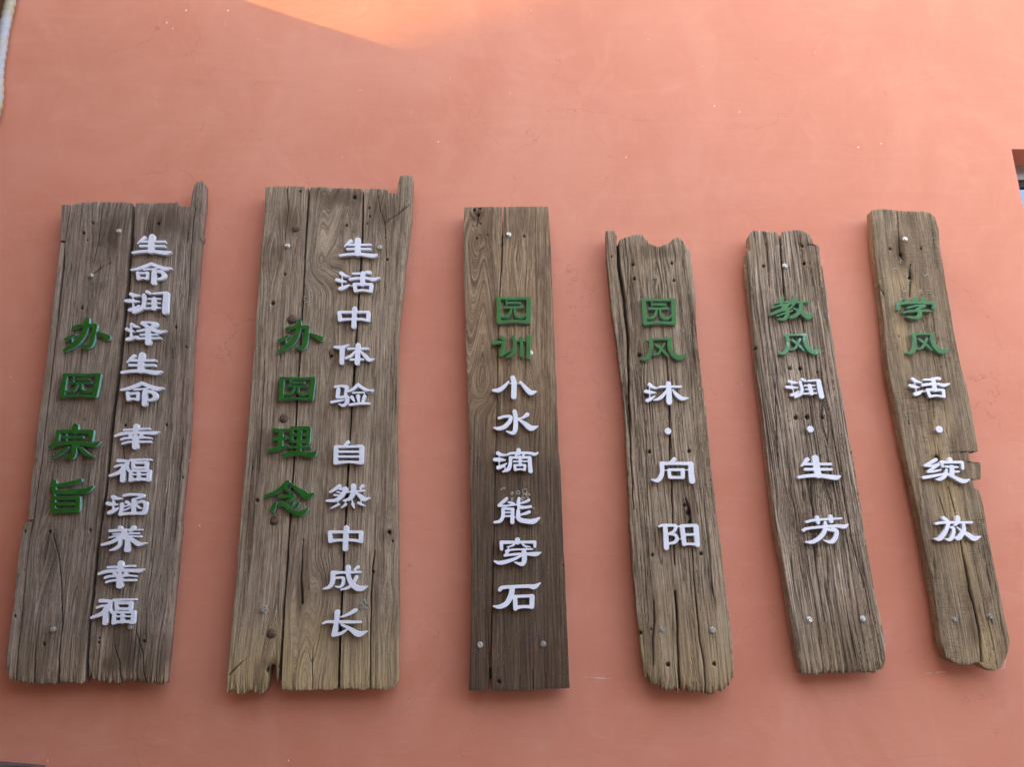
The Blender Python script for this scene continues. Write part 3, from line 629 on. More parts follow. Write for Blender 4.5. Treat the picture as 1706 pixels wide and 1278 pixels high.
# ------------------------------------------------------------------ bolts
def bolt_mesh():
    V = []; F = []
    def ring(r, y, n=6, ph=0): 
        o = len(V)
        for i in range(n):
            a = ph+i*math.tau/n; V.append((math.cos(a)*r, y, math.sin(a)*r))
        return o
    n = 24
    a = ring(.0125, .006, n); b = ring(.0155, .0, n); c = ring(.0150, -.0022, n); d = ring(.0095, -.0032, n)
    for p, q in ((a, b), (b, c), (c, d)):
        for i in range(n): F.append((p+i, p+(i+1) % n, q+(i+1) % n, q+i))
    h = [ring(.0108, -.0028), ring(.0108, -.0095), ring(.0096, -.0115), ring(.0055, -.0108)]
    for p, q in zip(h[:-1], h[1:]):
        for i in range(6): F.append((p+i, p+(i+1) % 6, q+(i+1) % 6, q+i))
    F.append(tuple(h[-1]+i for i in range(6)))
    return mesh('bolt', V, F)
def dome_mesh(R, H, name):
    V = []; F = []; n = 18; rs = 6
    for j in range(rs+1):
        t = j/rs*math.pi/2
        for i in range(n):
            a = i*math.tau/n; rr = R*math.cos(t)*(1+.05*math.sin(3*a+1)+.03*math.sin(7*a)) ; V.append((math.cos(a)*rr, .004-(H+.004)*math.sin(t), math.sin(a)*rr))
    for j in range(rs):
        for i in range(n): F.append((j*n+i, j*n+(i+1) % n, (j+1)*n+(i+1) % n, (j+1)*n+i))
    return mesh(name, V, F, True)
BM = bolt_mesh(); DM = dome_mesh(.025, .009, 'rusty_nail_head'); FM = dome_mesh(.0125, .004, 'plug')
def put(name, me, mat, parent, px, py, y=YF, rot=0, sc=1.0):
    x, z = unproj(px, py, y)
    o = bpy.data.objects.new(name, me); C.objects.link(o); o.parent = parent; o.location = (x, y, z)
    o.rotation_euler = (random.uniform(-.12, .12), rot if rot else random.uniform(0, 1), random.uniform(-.12, .12)); o.scale = (sc,)*3
    if not me.materials: me.materials.append(mat)
    return o
for s, pts in ((s1, [(198,385),(152,459),(88.8,1049),(217.6,1045)]), (s2, [(478.8,409.4),(632.3,412)]), (s3, [(847.5,390.8),(799.6,1075),(905,1073.2),(883.5,588)]),
               (s4, [(1187.2,1050)]), (s5, [(1307.6,443),(1348.3,1033),(1437.5,1031.6)]), (s6, [(1507.9,398.4)])):
    for px, py in pts: put('bolt', BM, M['bolt'], s, px, py, YF-.004)
BM2 = BM.copy(); BM2.materials.clear(); BM2.materials.append(M['dull_bolt'])
for s, pts in ((s4, [(1091.7,463.2),(1103.6,1049.5)]), (s6, [(1590,1032.3),(1649,1027.4)]), (s2, [(437,1017.5),(603,1011.5)])):
    for px, py in pts: put('bolt', BM2, M['dull_bolt'], s, px, py, YF-.001, sc=.95)
for px, py, sc in ((492.9,379.8,.95),(486,532,1.15),(472.6,697,1.0),(457.3,867,1.0),(452,1056,1.0)):
    put('rusty_nail_head', DM, M['rust'], s2, px, py, YF-.003, sc=sc)
# dried glue left by earlier letters
def glue(parent, px, py, pts):
    V = []; F = []
    for (cx, cy, r, a0, a1) in pts:
        n = 10; x, z = unproj(px+cx, py+cy, YF); r0 = r*.0029
        o = len(V)
        for i in range(n+1):
            a = a0+(a1-a0)*i/n; wd = .0014+.0022*random.random(); r = r0*random.uniform(.75, 1.3)
            for rr, yy in ((r-wd, -.0005), (r, -.0035), (r+wd, -.0005)):
                V.append((x+math.cos(a)*rr, YF+yy, z+math.sin(a)*rr*1.1))
        for i in range(n):
            for j in range(2):
                b = o+i*3+j; F.append((b, b+1, b+4, b+3))
    return tag(link('glue_residue', mesh('glue_residue', V, F, True), M['residue'], parent), kind='stuff')
glue(s3, 853, 822, [(-15,-2,6,.8,2.6),(0,0,2.2,0,6.2),(0,10,2,0,6),(10,-1,3,0,6),(21,-3,4,-1,5),(21,5,3.5,0,6),(27,4,3,0,5),(17,10,2,0,6),(35,28,3,.5,2.5)])
glue(s6, 1512, 478, [(-20,-28,4,.5,4),(28,-24,6,3.5,6),(-2,-20,3,0,6),(-6,4,4,0,6),(22,8,3,0,6),(36,8,3.5,0,6),(4,-8,3,1,5),(-10,-42,3,0,4)])
glue(s2, 512, 500, [(-3,-3,3.5,1,5),(3,6,3,3,6.2),(-2,4,2,0,4)])
glue(s2, 439, 1014, [(0,0,4.5,0,6.2),(5,5,3,0,5)]); glue(s2, 606, 1006, [(0,0,5,0,4),(6,4,4,0,5)])

# ------------------------------------------------------------------ characters
K = 8.52
def water(*d):  # helper: three dots given explicitly
    return list(d)
G = {
'生': (200,380,[[(345,135,28),(300,170,20),(250,215,10)],[(300,190,18),(635,190,16)],[(285,252,19),(625,252,16)],[(452,120,42),(440,200,43),(435,320,42)],[(180,347,20),(300,330,22),(450,326,24),(600,345,30),(660,350,30),(712,335,14)]]),
'命': (200,380,[[(440,505,24),(330,550,28),(230,580,22),(160,590,16)],[(440,505,24),(540,545,26),(640,575,30),(722,568,12)],[(335,588,14),(520,575,14)],[(245,630,22),(255,715,22)],[(245,640,18),(385,632,18)],[(388,632,20),(380,715,20)],[(255,718,18),(320,705,16),(378,716,18)],[(480,620,36),(475,770,36)],[(480,614,20),(580,618,25),(622,668,32),(590,712,24),(510,725,14)]]),
'润': (200,380,[[(150,935,24),(215,955,24),(285,960,10)],[(85,1030,24),(160,1035,28),(270,1042,10)],[(135,1160,26),(200,1145,26),(265,1105,18)],[(178,960,8),(182,1130,8)],[(335,950,26),(338,1060,28),(300,1140,30),(190,1195,22)],[(380,900,24),(430,928,18)],[(470,930,16),(600,920,18),(660,930,32)],[(655,935,40),(645,1060,44),(640,1185,44)],[(400,1005,15),(570,1003,11)],[(395,1070,14),(565,1062,11)],[(355,1140,18),(570,1130,12)],[(480,1010,36),(480,1135,36)]]),
'泽': (190,530,[[(245,85,24),(300,115,22),(350,125,10)],[(175,155,24),(240,180,22),(285,188,8)],[(185,300,26),(250,285,28),(330,262,16)],[(238,90,12),(235,260,14)],[(400,68,28),(500,60,16),(590,85,34)],[(590,95,30),(500,140,24),(410,170,20),(325,185,14)],[(430,95,24),(520,150,26),(620,190,28),(680,195,22),(735,178,9)],[(480,190,40),(482,345,44)],[(375,235,16),(610,232,13)],[(330,290,18),(655,283,14)]]),
'幸': (170,695,[[(480,130,38),(475,220,40)],[(310,183,18),(665,163,14)],[(185,268,18),(280,238,24),(480,222,22),(680,225,24),(745,225,26),(800,208,8)],[(395,250,26),(420,290,22)],[(560,250,26),(535,290,22)],[(270,318,18),(350,298,18),(600,290,14),(690,298,13)],[(285,376,16),(400,352,16),(680,350,16)],[(470,295,42),(470,415,46)]]),
'福': (170,695,[[(225,620,24),(300,622,22),(365,628,16)],[(180,708,15),(250,685,18),(320,680,16)],[(365,645,24),(330,700,40),(250,780,30),(110,834,18)],[(300,720,34),(290,895,36)],[(345,700,30),(378,775,12)],[(400,614,20),(560,605,16),(692,605,12)],[(435,650,24),(440,725,22)],[(435,650,19),(630,645,21)],[(630,645,24),(622,725,22)],[(440,722,20),(622,722,18)],[(410,770,24),(402,895,28)],[(665,770,28),(655,890,28)],[(410,765,16),(665,765,18)],[(410,818,12),(660,816,12)],[(400,895,20),(530,882,20),(655,888,22)],[(518,770,24),(518,885,26)]]),
'涵': (155,815,[[(275,110,26),(330,135,22),(400,135,12)],[(200,205,26),(280,218,24),(350,222,8)],[(225,335,28),(290,310,26),(350,275,18)],[(285,120,12),(280,300,12)],[(430,95,18),(520,78,20),(650,82,20),(700,95,26),(640,125,16),(560,155,16)],[(575,160,32),(570,340,30)],[(405,215,26),(400,290,26),(380,355,26)],[(380,358,24),(520,345,18),(690,345,22)],[(745,200,26),(735,280,28),(710,340,28)],[(468,182,20),(530,225,14)],[(430,250,10),(520,228,12)],[(435,302,9),(540,255,12)],[(700,172,16),(650,185,16),(600,215,10)],[(600,222,12),(650,265,15),(690,272,9)],[(690,172,16),(745,205,22)]]),
'养': (155,815,[[(375,545,26),(410,585,22)],[(570,545,28),(530,590,24)],[(235,595,20),(350,588,20),(560,580,13),(685,578,11)],[(285,640,13),(640,628,13)],[(230,690,13),(350,668,13),(670,674,13)],[(440,610,30),(390,680,30),(260,755,24),(125,792,18)],[(440,600,40),(445,680,40)],[(490,680,26),(590,750,28),(650,785,28),(748,768,10)],[(385,720,28),(370,800,26),(310,850,22),(240,870,12)],[(490,720,36),(480,860,40)]]),
'办': (95,525,[[(240,175,28),(320,152,24),(420,145,24),(540,148,30)],[(425,62,34),(410,160,38),(370,270,40),(260,400,42),(105,495,24)],[(540,152,32),(515,260,36),(480,400,36),(420,450,32),(345,448,12)],[(250,270,16),(180,315,24),(125,340,26)],[(575,242,14),(660,285,30),(715,315,42)],[(205,330,9),(205,390,9)]]),
'园': (810,480,[[(175,150,30),(180,480,32)],[(605,150,34),(595,472,34)],[(165,138,22),(390,142,21),(615,138,22)],[(180,482,26),(390,470,20),(600,480,26)],[(295,208,16),(478,208,16)],[(287,165,7),(287,245,7)],[(255,272,18),(520,270,18)],[(358,280,15),(335,355,21),(290,398,22),(225,405,14)],[(405,290,15),(415,375,20),(470,412,22),(530,400,20),(558,372,12)]]),
'宗': (75,705,[[(430,50,44),(430,110,46)],[(172,240,26),(185,125,34)],[(185,120,26),(430,118,26),(665,120,28)],[(665,122,30),(650,240,26)],[(265,205,20),(530,200,18)],[(70,335,24),(160,298,28),(430,280,28),(600,300,32),(690,315,32),(768,270,14)],[(410,310,36),(405,430,36),(370,485,32),(280,472,16)],[(315,355,24),(220,420,26),(125,485,14)],[(500,350,20),(550,410,28),(620,455,20),(690,475,9)],[(300,145,7),(300,270,7)],[(440,310,14),(480,350,12)]]),
'旨': (75,705,[[(130,835,30),(112,920,38),(135,980,30)],[(140,885,22),(300,865,26),(430,835,30),(500,812,24)],[(130,975,28),(350,978,32),(540,965,38),(620,940,32),(675,900,12)],[(112,1070,30),(108,1240,34)],[(465,1065,32),(455,1230,38)],[(120,1064,26),(470,1064,26)],[(110,1148,24),(450,1148,24)],[(105,1245,32),(455,1238,32)],[(125,1000,12),(125,1060,12)]]),
'活': (545,440,[[(195,125,28),(250,160,22),(325,178,8)],[(135,220,26),(190,235,26),(270,247,8)],[(185,345,30),(240,330,28),(310,295,12)],[(212,140,7),(208,320,7)],[(305,305,7),(370,305,7)],[(365,132,15),(480,130,18),(560,112,22),(605,118,26)],[(325,212,22),(400,202,22),(560,196,19),(650,215,28),(742,192,12)],[(505,130,34),(500,280,36)],[(385,288,26),(400,375,26)],[(625,292,28),(618,380,24)],[(385,280,22),(625,285,20)],[(400,378,20),(510,368,17),(618,384,20)]]),
'中': (545,440,[[(172,690,28),(180,790,28)],[(583,690,28),(580,790,26)],[(170,680,20),(590,678,18)],[(175,792,22),(300,780,18),(480,780,18),(585,798,20)],[(388,630,34),(375,885,34)]]),
'体': (540,560,[[(150,155,18),(250,160,26),(345,122,11)],[(255,170,34),(248,378,31)],[(340,180,18),(625,175,16)],[(482,130,36),(468,380,36)],[(445,212,14),(380,280,22),(305,312,20)],[(520,220,16),(590,290,28),(640,338,26),(702,325,10)],[(375,334,17),(555,330,15)]]),
'验': (540,560,[[(155,720,18),(240,708,17),(320,722,25)],[(320,730,24),(302,820,20),(298,850,18)],[(200,752,27),(185,860,25)],[(185,872,18),(330,862,22)],[(330,870,27),(320,940,28),(270,985,22),(210,965,10)],[(100,937,18),(200,920,18),(290,905,9)],[(478,690,26),(410,750,22),(345,785,14)],[(480,692,26),(560,745,22),(640,785,28),(695,765,11)],[(405,805,13),(550,800,11)],[(392,868,26),(425,925,12)],[(480,852,28),(487,930,14)],[(572,852,24),(545,930,18)],[(568,790,7),(572,850,10)],[(360,975,18),(500,958,18),(640,958,15)]]),
'自': (530,720,[[(425,140,24),(378,188,20)],[(252,215,31),(245,430,31)],[(617,215,34),(610,430,31)],[(255,205,22),(430,208,17),(620,200,22)],[(255,279,16),(610,279,16)],[(255,348,16),(610,348,16)],[(240,438,26),(430,424,17),(612,436,25)]]),
'然': (530,720,[[(300,765,25),(240,810,24),(170,852,17)],[(300,812,14),(385,802,26)],[(395,812,32),(330,910,32),(250,968,26),(120,978,14)],[(265,850,11),(340,870,12)],[(230,895,14),(300,902,12)],[(410,852,13),(655,832,12)],[(498,765,34),(500,860,38),(450,945,26),(360,975,12)],[(545,868,18),(620,930,32),(660,955,28),(728,935,9)],[(630,765,24),(597,795,16)],[(600,790,7),(600,835,7)],[(285,1030,18),(230,1060,14),(180,1083,7)],[(388,1030,20),(330,1075,8)],[(490,1022,22),(508,1078,7)],[(572,1005,19),(620,1030,16),(665,1052,7)],[(270,985,6),(284,1020,6)],[(385,985,6),(385,1020,6)],[(475,955,8),(488,1005,8)],[(605,950,7),(605,1010,7)]]),
'成': (525,930,[[(250,212,34),(350,207,19),(480,205,20),(640,200,15)],[(250,220,34),(245,330,32),(200,410,26),(115,440,12)],[(270,285,15),(370,280,17),(400,300,24),(385,380,22),(340,415,15),(285,403,9)],[(465,132,34),(470,260,30),(520,370,34),(600,430,40),(670,430,34),(742,400,7)],[(585,265,22),(545,340,24),(470,420,20),(365,450,12)],[(605,130,24),(550,165,9)],[(568,160,7),(568,195,7)]]),
'长': (525,930,[[(310,770,36),(300,900,32),(280,1030,38),(262,1085,34)],[(255,1100,24),(370,1070,22),(460,1010,13)],[(375,950,16),(480,1000,22),(580,1070,38),(640,1080,36),(732,1045,8)],[(110,932,16),(180,907,20),(350,910,22),(500,910,20),(640,912,16)],[(565,745,28),(480,795,23),(368,840,12)],[(355,842,7),(330,850,7)],[(378,920,7),(378,950,7)]]),
'理': (435,705,[[(185,100,32),(280,105,22),(390,90,15)],[(175,232,24),(280,222,26),(378,212,15)],[(280,110,34),(265,340,36)],[(120,390,28),(200,375,32),(300,352,24),(378,322,12)],[(430,80,28),(425,255,26)],[(675,85,30),(665,260,30)],[(430,70,26),(675,72,28)],[(430,166,20),(670,166,20)],[(430,262,22),(665,268,22)],[(548,80,32),(530,400,32)],[(400,345,16),(690,340,18)],[(320,460,28),(400,437,32),(540,430,30),(680,450,40),(735,445,38),(780,400,12)]]),
'念': (435,780,[[(375,205,34),(310,270,34),(220,340,30),(60,395,20)],[(400,215,18),(500,290,28),(600,360,44),(650,400,46),(748,365,14)],[(350,305,22),(400,335,20),(450,350,9)],[(255,415,22),(350,405,22),(450,395,26)],[(455,400,26),(400,460,20),(340,490,12)],[(207,485,14),(170,570,32),(150,605,32)],[(260,515,24),(310,520,24),(400,590,26),(500,640,36),(560,645,38),(610,620,32),(668,570,8)],[(448,495,18),(425,550,16)],[(528,500,22),(495,560,18)],[(400,340,7),(400,385,7)],[(340,495,9),(390,550,10)]]),
'训': (810,480,[[(200,695,28),(255,728,24)],[(100,787,20),(180,772,22),(255,775,24)],[(250,785,28),(228,870,28),(210,945,28)],[(212,950,24),(270,920,17),(335,888,10)],[(385,690,24),(405,780,24),(395,880,26),(360,950,26),(285,980,11)],[(495,710,30),(500,800,22),(500,955,28)],[(605,690,32),(600,850,28),(600,978,32)],[(425,752,7),(570,752,7)]]),
'小': (810,610,[[(378,165,34),(395,250,38),(390,435,38)],[(318,218,11),(260,285,24),(180,340,32),(100,345,20)],[(485,225,17),(540,290,26),(600,355,36),(640,380,34),(708,360,12)],[(310,245,6),(490,247,6)]]),
'水': (810,610,[[(402,645,30),(418,740,32),(415,880,34),(390,945,30),(340,945,20),(285,925,8)],[(182,738,20),(260,716,19),(345,722,26),(330,790,30),(260,860,30),(180,888,26),(112,878,12)],[(582,688,30),(520,730,15),(455,748,13)],[(455,758,13),(540,810,28),(610,870,40),(655,882,36),(730,855,9)]]),
'滴': (810,740,[[(165,130,28),(220,155,20),(295,155,10)],[(120,222,26),(190,222,28),(272,228,9)],[(170,335,28),(230,315,24),(290,275,8)],[(183,160,7),(183,300,7)],[(265,320,7),(265,370,7)],[(458,88,32),(460,130,32)],[(300,152,16),(350,132,18),(500,125,17),(620,130,20),(690,145,22),(735,120,8)],[(422,140,20),(430,200,16)],[(530,140,20),(520,200,16)],[(345,195,26),(340,290,26),(310,360,28),(240,392,13)],[(345,190,17),(620,190,19)],[(615,195,28),(620,290,30),(628,385,32)],[(390,248,13),(578,245,11)],[(482,190,24),(480,300,22)],[(405,305,21),(412,365,21)],[(550,305,21),(545,365,20)],[(405,300,15),(550,298,15)],[(412,368,15),(480,357,13),(545,368,15)]]),
'能': (810,740,[[(290,775,23),(240,820,24),(178,872,20)],[(180,878,18),(270,880,15),(400,862,13)],[(318,828,14),(370,840,20),(412,860,11)],[(238,930,26),(235,1030,26),(195,1095,24),(115,1112,16)],[(235,918,17),(380,925,20)],[(375,930,26),(370,1108,30)],[(240,972,11),(370,972,11)],[(240,1025,13),(370,1025,13)],[(465,775,22),(455,850,26),(480,895,25),(560,898,21),(630,888,20)],[(490,838,13),(560,820,18),(605,795,20)],[(455,950,28),(455,1040,32),(490,1080,32),(600,1100,34),(680,1095,36),(757,1048,12)],[(490,1005,13),(560,985,20),(610,965,22)],[(390,1040,7),(430,1040,7)],[(405,862,8),(445,862,8)],[(262,880,7),(262,915,7)],[(455,900,14),(455,945,14)]]),
'穿': (810,880,[[(443,170,36),(445,205,32)],[(215,205,26),(440,202,20),(690,200,22)],[(213,210,26),(217,300,24)],[(690,205,24),(690,262,20)],[(400,220,18),(375,250,14),(298,272,8)],[(512,220,16),(545,255,14),(625,270,8)],[(318,272,8),(318,315,8)],[(572,265,8),(572,305,8)],[(280,325,15),(400,308,14),(655,300,11)],[(310,320,24),(268,392,16)],[(262,392,18),(400,375,18),(550,368,20),(700,372,30),(775,348,9)],[(535,320,34),(542,440,36),(520,508,30),(470,510,22),(405,488,9)],[(500,390,16),(400,440,22),(260,485,28),(180,495,26),(118,472,13)]]),
'石': (810,880,[[(190,880,26),(230,848,26),(400,835,24),(600,828,26),(685,835,34),(768,782,9)],[(370,860,38),(350,960,40),(290,1070,36),(190,1120,30),(100,1112,11)],[(408,985,34),(415,1145,32)],[(652,975,36),(648,1115,34)],[(400,975,20),(650,965,22)],[(420,1132,26),(540,1118,22),(650,1125,24)]]),
'风': (1055,550,[[(235,132,22),(370,127,14),(530,125,22)],[(245,140,28),(255,250,24),(225,360,28),(175,405,26),(112,412,11)],[(520,130,30),(515,230,30),(560,330,36),(630,385,38),(690,380,34),(738,345,11)],[(325,208,20),(400,270,17),(450,320,18),(490,368,10)],[(440,195,20),(400,260,18),(360,330,18),(285,355,9)]]),
'沐': (1055,550,[[(230,772,27),(275,805,22),(335,830,7)],[(180,870,27),(250,882,23),(325,890,7)],[(200,1000,28),(250,975,22),(308,932,8)],[(232,800,7),(235,960,7)],[(325,820,7),(375,812,7)],[(375,808,18),(450,803,17),(680,803,13)],[(500,760,36),(505,850,38),(512,1020,42)],[(470,860,15),(420,930,24),(360,975,22),(290,995,8)],[(560,850,13),(620,920,28),(690,970,30),(780,965,9)]]),
'向': (1080,760,[[(370,45,30),(325,82,22)],[(185,105,26),(400,105,22),(610,108,26)],[(190,110,34),(195,230,32),(170,310,34),(120,350,26),(50,336,10)],[(605,115,38),(610,240,40),(620,352,44)],[(295,202,26),(305,300,26)],[(490,200,30),(490,300,30)],[(295,195,20),(492,195,20)],[(305,305,20),(490,305,20)],[(225,203,7),(290,203,7)],[(515,197,7),(570,197,7)]]),
'阳': (1080,760,[[(240,1000,32),(250,1150,36),(258,1300,38)],[(155,1000,16),(210,985,20),(380,985,20)],[(380,987,22),(392,1012,24),(360,1075,20),(290,1100,13)],[(290,1110,13),(380,1122,21),(408,1180,26),(370,1228,22),(290,1245,16)],[(420,1178,7),(475,1180,7)],[(400,1002,12),(460,998,12)],[(478,1005,34),(500,1150,34),(510,1250,32)],[(678,1005,38),(690,1150,38),(698,1262,34)],[(470,992,22),(680,986,22)],[(490,1118,17),(690,1114,17)],[(500,1252,22),(600,1250,17),(705,1258,24)]]),
'教': (1270,480,[[(288,148,26),(270,200,20),(285,260,20)],[(180,218,10),(300,200,13),(400,185,12)],[(140,278,15),(270,240,15),(430,215,12)],[(400,200,20),(300,290,24),(200,340,22),(115,375,14)],[(290,318,17),(350,300,18),(410,278,16)],[(355,310,22),(352,380,30),(310,437,24),(225,440,11)],[(205,393,10),(300,362,15),(425,320,14)],[(468,142,30),(440,230,20),(400,285,11)],[(450,202,14),(550,200,15),(650,192,18)],[(548,210,24),(540,310,28),(470,390,28),(400,415,20)],[(450,290,12),(560,345,30),(630,400,38),(670,405,34),(728,368,9)]]),
'学': (1480,480,[[(245,155,28),(265,200,18)],[(390,148,28),(380,200,22)],[(512,148,28),(480,200,22)],[(160,212,24),(400,205,17),(640,212,22)],[(155,222,26),(145,300,22)],[(652,218,26),(650,285,24)],[(280,278,15),(400,248,15),(520,246,18)],[(515,255,18),(440,282,16),(395,300,12)],[(220,345,13),(320,325,18),(480,320,16),(612,325,12)],[(430,300,26),(450,370,32),(420,412,28),(340,420,18),(258,403,9)]]),
'绽': (1525,740,[[(293,222,24),(220,265,22),(138,308,18)],[(150,310,15),(240,312,17),(330,288,20)],[(330,290,19),(250,345,20),(180,390,18)],[(180,395,18),(270,388,16),(362,366,12)],[(115,477,22),(240,457,22),(412,425,15)],[(490,222,34),(490,250,30)],[(370,258,24),(500,258,18),(660,260,22)],[(370,260,22),(385,318,20)],[(665,265,24),(672,345,22)],[(430,322,17),(600,328,14)],[(518,330,34),(520,430,32)],[(550,392,14),(618,390,14)],[(440,368,18),(420,450,26),(350,500,24),(292,500,9)],[(455,425,18),(560,478,26),(680,528,32),(772,503,9)]]),
'放': (1545,840,[[(235,200,28),(300,245,20)],[(125,282,17),(200,265,20),(390,262,18)],[(300,280,26),(270,370,28),(220,450,32),(170,500,26),(98,492,9)],[(320,330,12),(370,342,22),(375,400,26),(350,480,26),(310,510,20),(252,493,8)],[(435,198,36),(420,270,26),(385,303,12)],[(440,262,17),(632,262,17)],[(515,290,24),(520,370,28),(470,460,34),(430,490,28),(382,472,10)],[(425,332,11),(500,390,20),(600,450,36),(670,490,36),(758,462,9)]]),
'芳': (1325,790,[[(310,620,30),(325,690,28)],[(500,608,32),(510,668,32)],[(158,682,18),(240,660,19),(400,645,17),(658,630,12)],[(115,805,20),(170,775,20),(400,750,20),(600,738,24),(695,747,30),(750,715,9)],[(425,690,24),(430,750,34)],[(430,770,32),(390,860,30),(300,940,28),(220,970,24),(142,965,9)],[(470,790,18),(570,800,32),(585,860,32),(540,950,32),(480,965,22),(405,943,8)]]),
'·': (1295,610,[[(470,895,47),(471,896,47)]]),
}
TH = .022; STAND = .003
YL = YF - STAND - TH
def catmull(pts, n=7):
    P = np.array(pts, float)
    if len(P) == 2:
        t = np.linspace(0, 1, 9)[:,None]; return P[0]*(1-t)+P[1]*t
    E = np.vstack([2*P[0]-P[1], P, 2*P[-1]-P[-2]]); out = []
    for i in range(len(P)-1):
        a, b, c, d = E[i:i+4]; t = np.linspace(0, 1, n, endpoint=(i == len(P)-2))[:,None]
        out.append(.5*((2*b)+(-a+c)*t+(2*a-5*b+4*c-d)*t*t+(-a+3*b-3*c+d)*t**3))
    o = np.vstack(out); o[:,2] = np.maximum(o[:,2], 5); return o
def contours(F, xs, zs):
    """marching squares on F > 0, closed loops (F is negative on the border)"""
    seg = {}
    ny, nx = F.shape
    def pt(e):
        i0, j0, i1, j1 = e; a, b = F[i0, j0], F[i1, j1]; t = a/(a-b)
        return (xs[j0]+(xs[j1]-xs[j0])*t, zs[i0]+(zs[i1]-zs[i0])*t)
    B = F > 0
    cells = np.argwhere((B[:-1,:-1].astype(int)+B[1:,:-1]+B[:-1,1:]+B[1:,1:]) % 4 != 0)
    T = {1:[(3,0)],2:[(0,1)],3:[(3,1)],4:[(1,2)],5:[(3,2),(1,0)],6:[(0,2)],7:[(3,2)],8:[(2,3)],9:[(2,0)],10:[(0,3),(2,1)],11:[(2,1)],12:[(1,3)],13:[(1,0)],14:[(0,3)]}
    for i, j in cells:
        c = int(B[i,j])+2*int(B[i,j+1])+4*int(B[i+1,j+1])+8*int(B[i+1,j])
        E = [(i,j,i,j+1),(i,j+1,i+1,j+1),(i+1,j,i+1,j+1),(i,j,i+1,j)]
        for a, b in T[c]: seg[E[a]] = E[b]
    loops = []
    while seg:
        k0 = next(iter(seg)); lp = []; k_ = k0
        while k_ in seg:
            nk = seg.pop(k_); lp.append(pt(k_)); k_ = nk
        if len(lp) > 8: loops.append(lp)
    return loops
def glyph(ch):
    ox, oy, strokes = G[ch]; caps = []
    for st in strokes:
        s = catmull(st); W_ = []
        for x, y, r in s:
            X_, Z_ = unproj(ox+x/K, oy+y/K, YL); X2, _ = unproj(ox+(x+r)/K, oy+y/K, YL); W_.append((X_, Z_, X2-X_))
        caps.append(np.array(W_))
    A = np.vstack(caps); m = .006
    x0, x1 = (A[:,0]-A[:,2]).min()-m, (A[:,0]+A[:,2]).max()+m; z0, z1 = (A[:,1]-A[:,2]).min()-m, (A[:,1]+A[:,2]).max()+m
    st_ = .0014; xs = np.arange(x0, x1, st_); zs = np.arange(z0, z1, st_)
    XX, ZZ = np.meshgrid(xs, zs); Fm = None; kk = .0022
    for c in caps:
        F1 = np.full_like(XX, -1.0)
        for p, q in zip(c[:-1], c[1:]):
            d = q[:2]-p[:2]; L2 = max(1e-12, d@d); t = np.clip(((XX-p[0])*d[0]+(ZZ-p[1])*d[1])/L2, 0, 1)
            r = p[2]+(q[2]-p[2])*t
            F1 = np.maximum(F1, r-np.hypot(XX-p[0]-d[0]*t, ZZ-p[1]-d[1]*t))
        if Fm is None: Fm = F1
        else:
            h_ = np.clip(.5+.5*(F1-Fm)/kk, 0, 1); Fm = Fm*(1-h_)+F1*h_ + kk*h_*(1-h_)*.6
    cx, cz = (x0+x1)/2, (z0+z1)/2
    lp = contours(Fm, xs-cx, zs-cz)
    cu = bpy.data.curves.new('glyph', 'CURVE'); cu.dimensions = '2D'; cu.fill_mode = 'BOTH'; cu.extrude = TH/2-.0012; cu.bevel_depth = .0012; cu.bevel_resolution = 1; cu.offset = -.0012
    for l in lp:
        a = np.array(l)
        for _ in range(1): a = .5*a+.25*(np.roll(a, 1, 0)+np.roll(a, -1, 0))
        s = cu.splines.new('POLY'); s.points.add(len(a)-1); s.use_cyclic_u = True
        s.points.foreach_set('co', np.hstack([a, np.zeros((len(a), 1)), np.ones((len(a), 1))]).ravel())
    ob = bpy.data.objects.new('tmp', cu); C.objects.link(ob)
    dg = bpy.context.evaluated_depsgraph_get(); me = bpy.data.meshes.new_from_object(ob.evaluated_get(dg))
    bpy.data.objects.remove(ob); bpy.data.curves.remove(cu)
    co = np.empty(len(me.vertices)*3); me.vertices.foreach_get('co', co); co = co.reshape(-1, 3)
    co = np.stack([co[:,0], -co[:,2], co[:,1]], 1); me.vertices.foreach_set('co', co.ravel()); me.update()
    me.materials.clear()
    nf = len(me.polygons); nr = np.empty(nf*3); me.polygons.foreach_get('normal', nr); nr = nr.reshape(-1, 3)
    me.polygons.foreach_set('material_index', (np.abs(nr[:,1]) < .55).astype(np.int32))
    me.polygons.foreach_set('use_smooth', np.zeros(nf, bool))
    # width of the front face in photo pixels and its centre
    hx = x1-x0-2*m
    return me, cx, cz, hx
cache = {}
def get(ch):
    if ch not in cache: cache[ch] = glyph(ch)
    return cache[ch]
variants = {}
def char(parent, ch, front, at=None, wpx=None, tilt=0.0, zs=1.0):
    me, cx, cz, hx = get(ch)
    key = (ch, front)
    if key not in variants:
        mm = me.copy(); mm.materials.append(M[front]); mm.materials.append(M['white_side_shade' if front == 'white' else 'green_side']); variants[key] = mm
    o = bpy.data.objects.new('dot' if ch == '·' else 'character', variants[key]); C.objects.link(o); o.parent = parent
    o['label'] = ('%s %s' % ('white' if front == 'white' else 'green', 'round dot' if ch == '·' else 'character ' + ch))
    sc = 1.0
    if at:
        cx, cz = unproj(at[0], at[1], YL)
        if wpx: sc = (unproj(at[0]+wpx/2, at[1], YL)[0]-unproj(at[0]-wpx/2, at[1], YL)[0])/hx
    dy = random.uniform(0, .0025)
    o.location = (cx, YL+TH/2-dy, cz); o.scale = (sc, 1, sc*zs); o.rotation_euler = (0, tilt, 0)
    return o
for ch in '生命润泽': char(s1, ch, 'white')
char(s1, '生', 'white', (237.1,605.6), 69); char(s1, '命', 'white', (235,656.4), 73)
for ch in '幸福涵养': char(s1, ch, 'white')
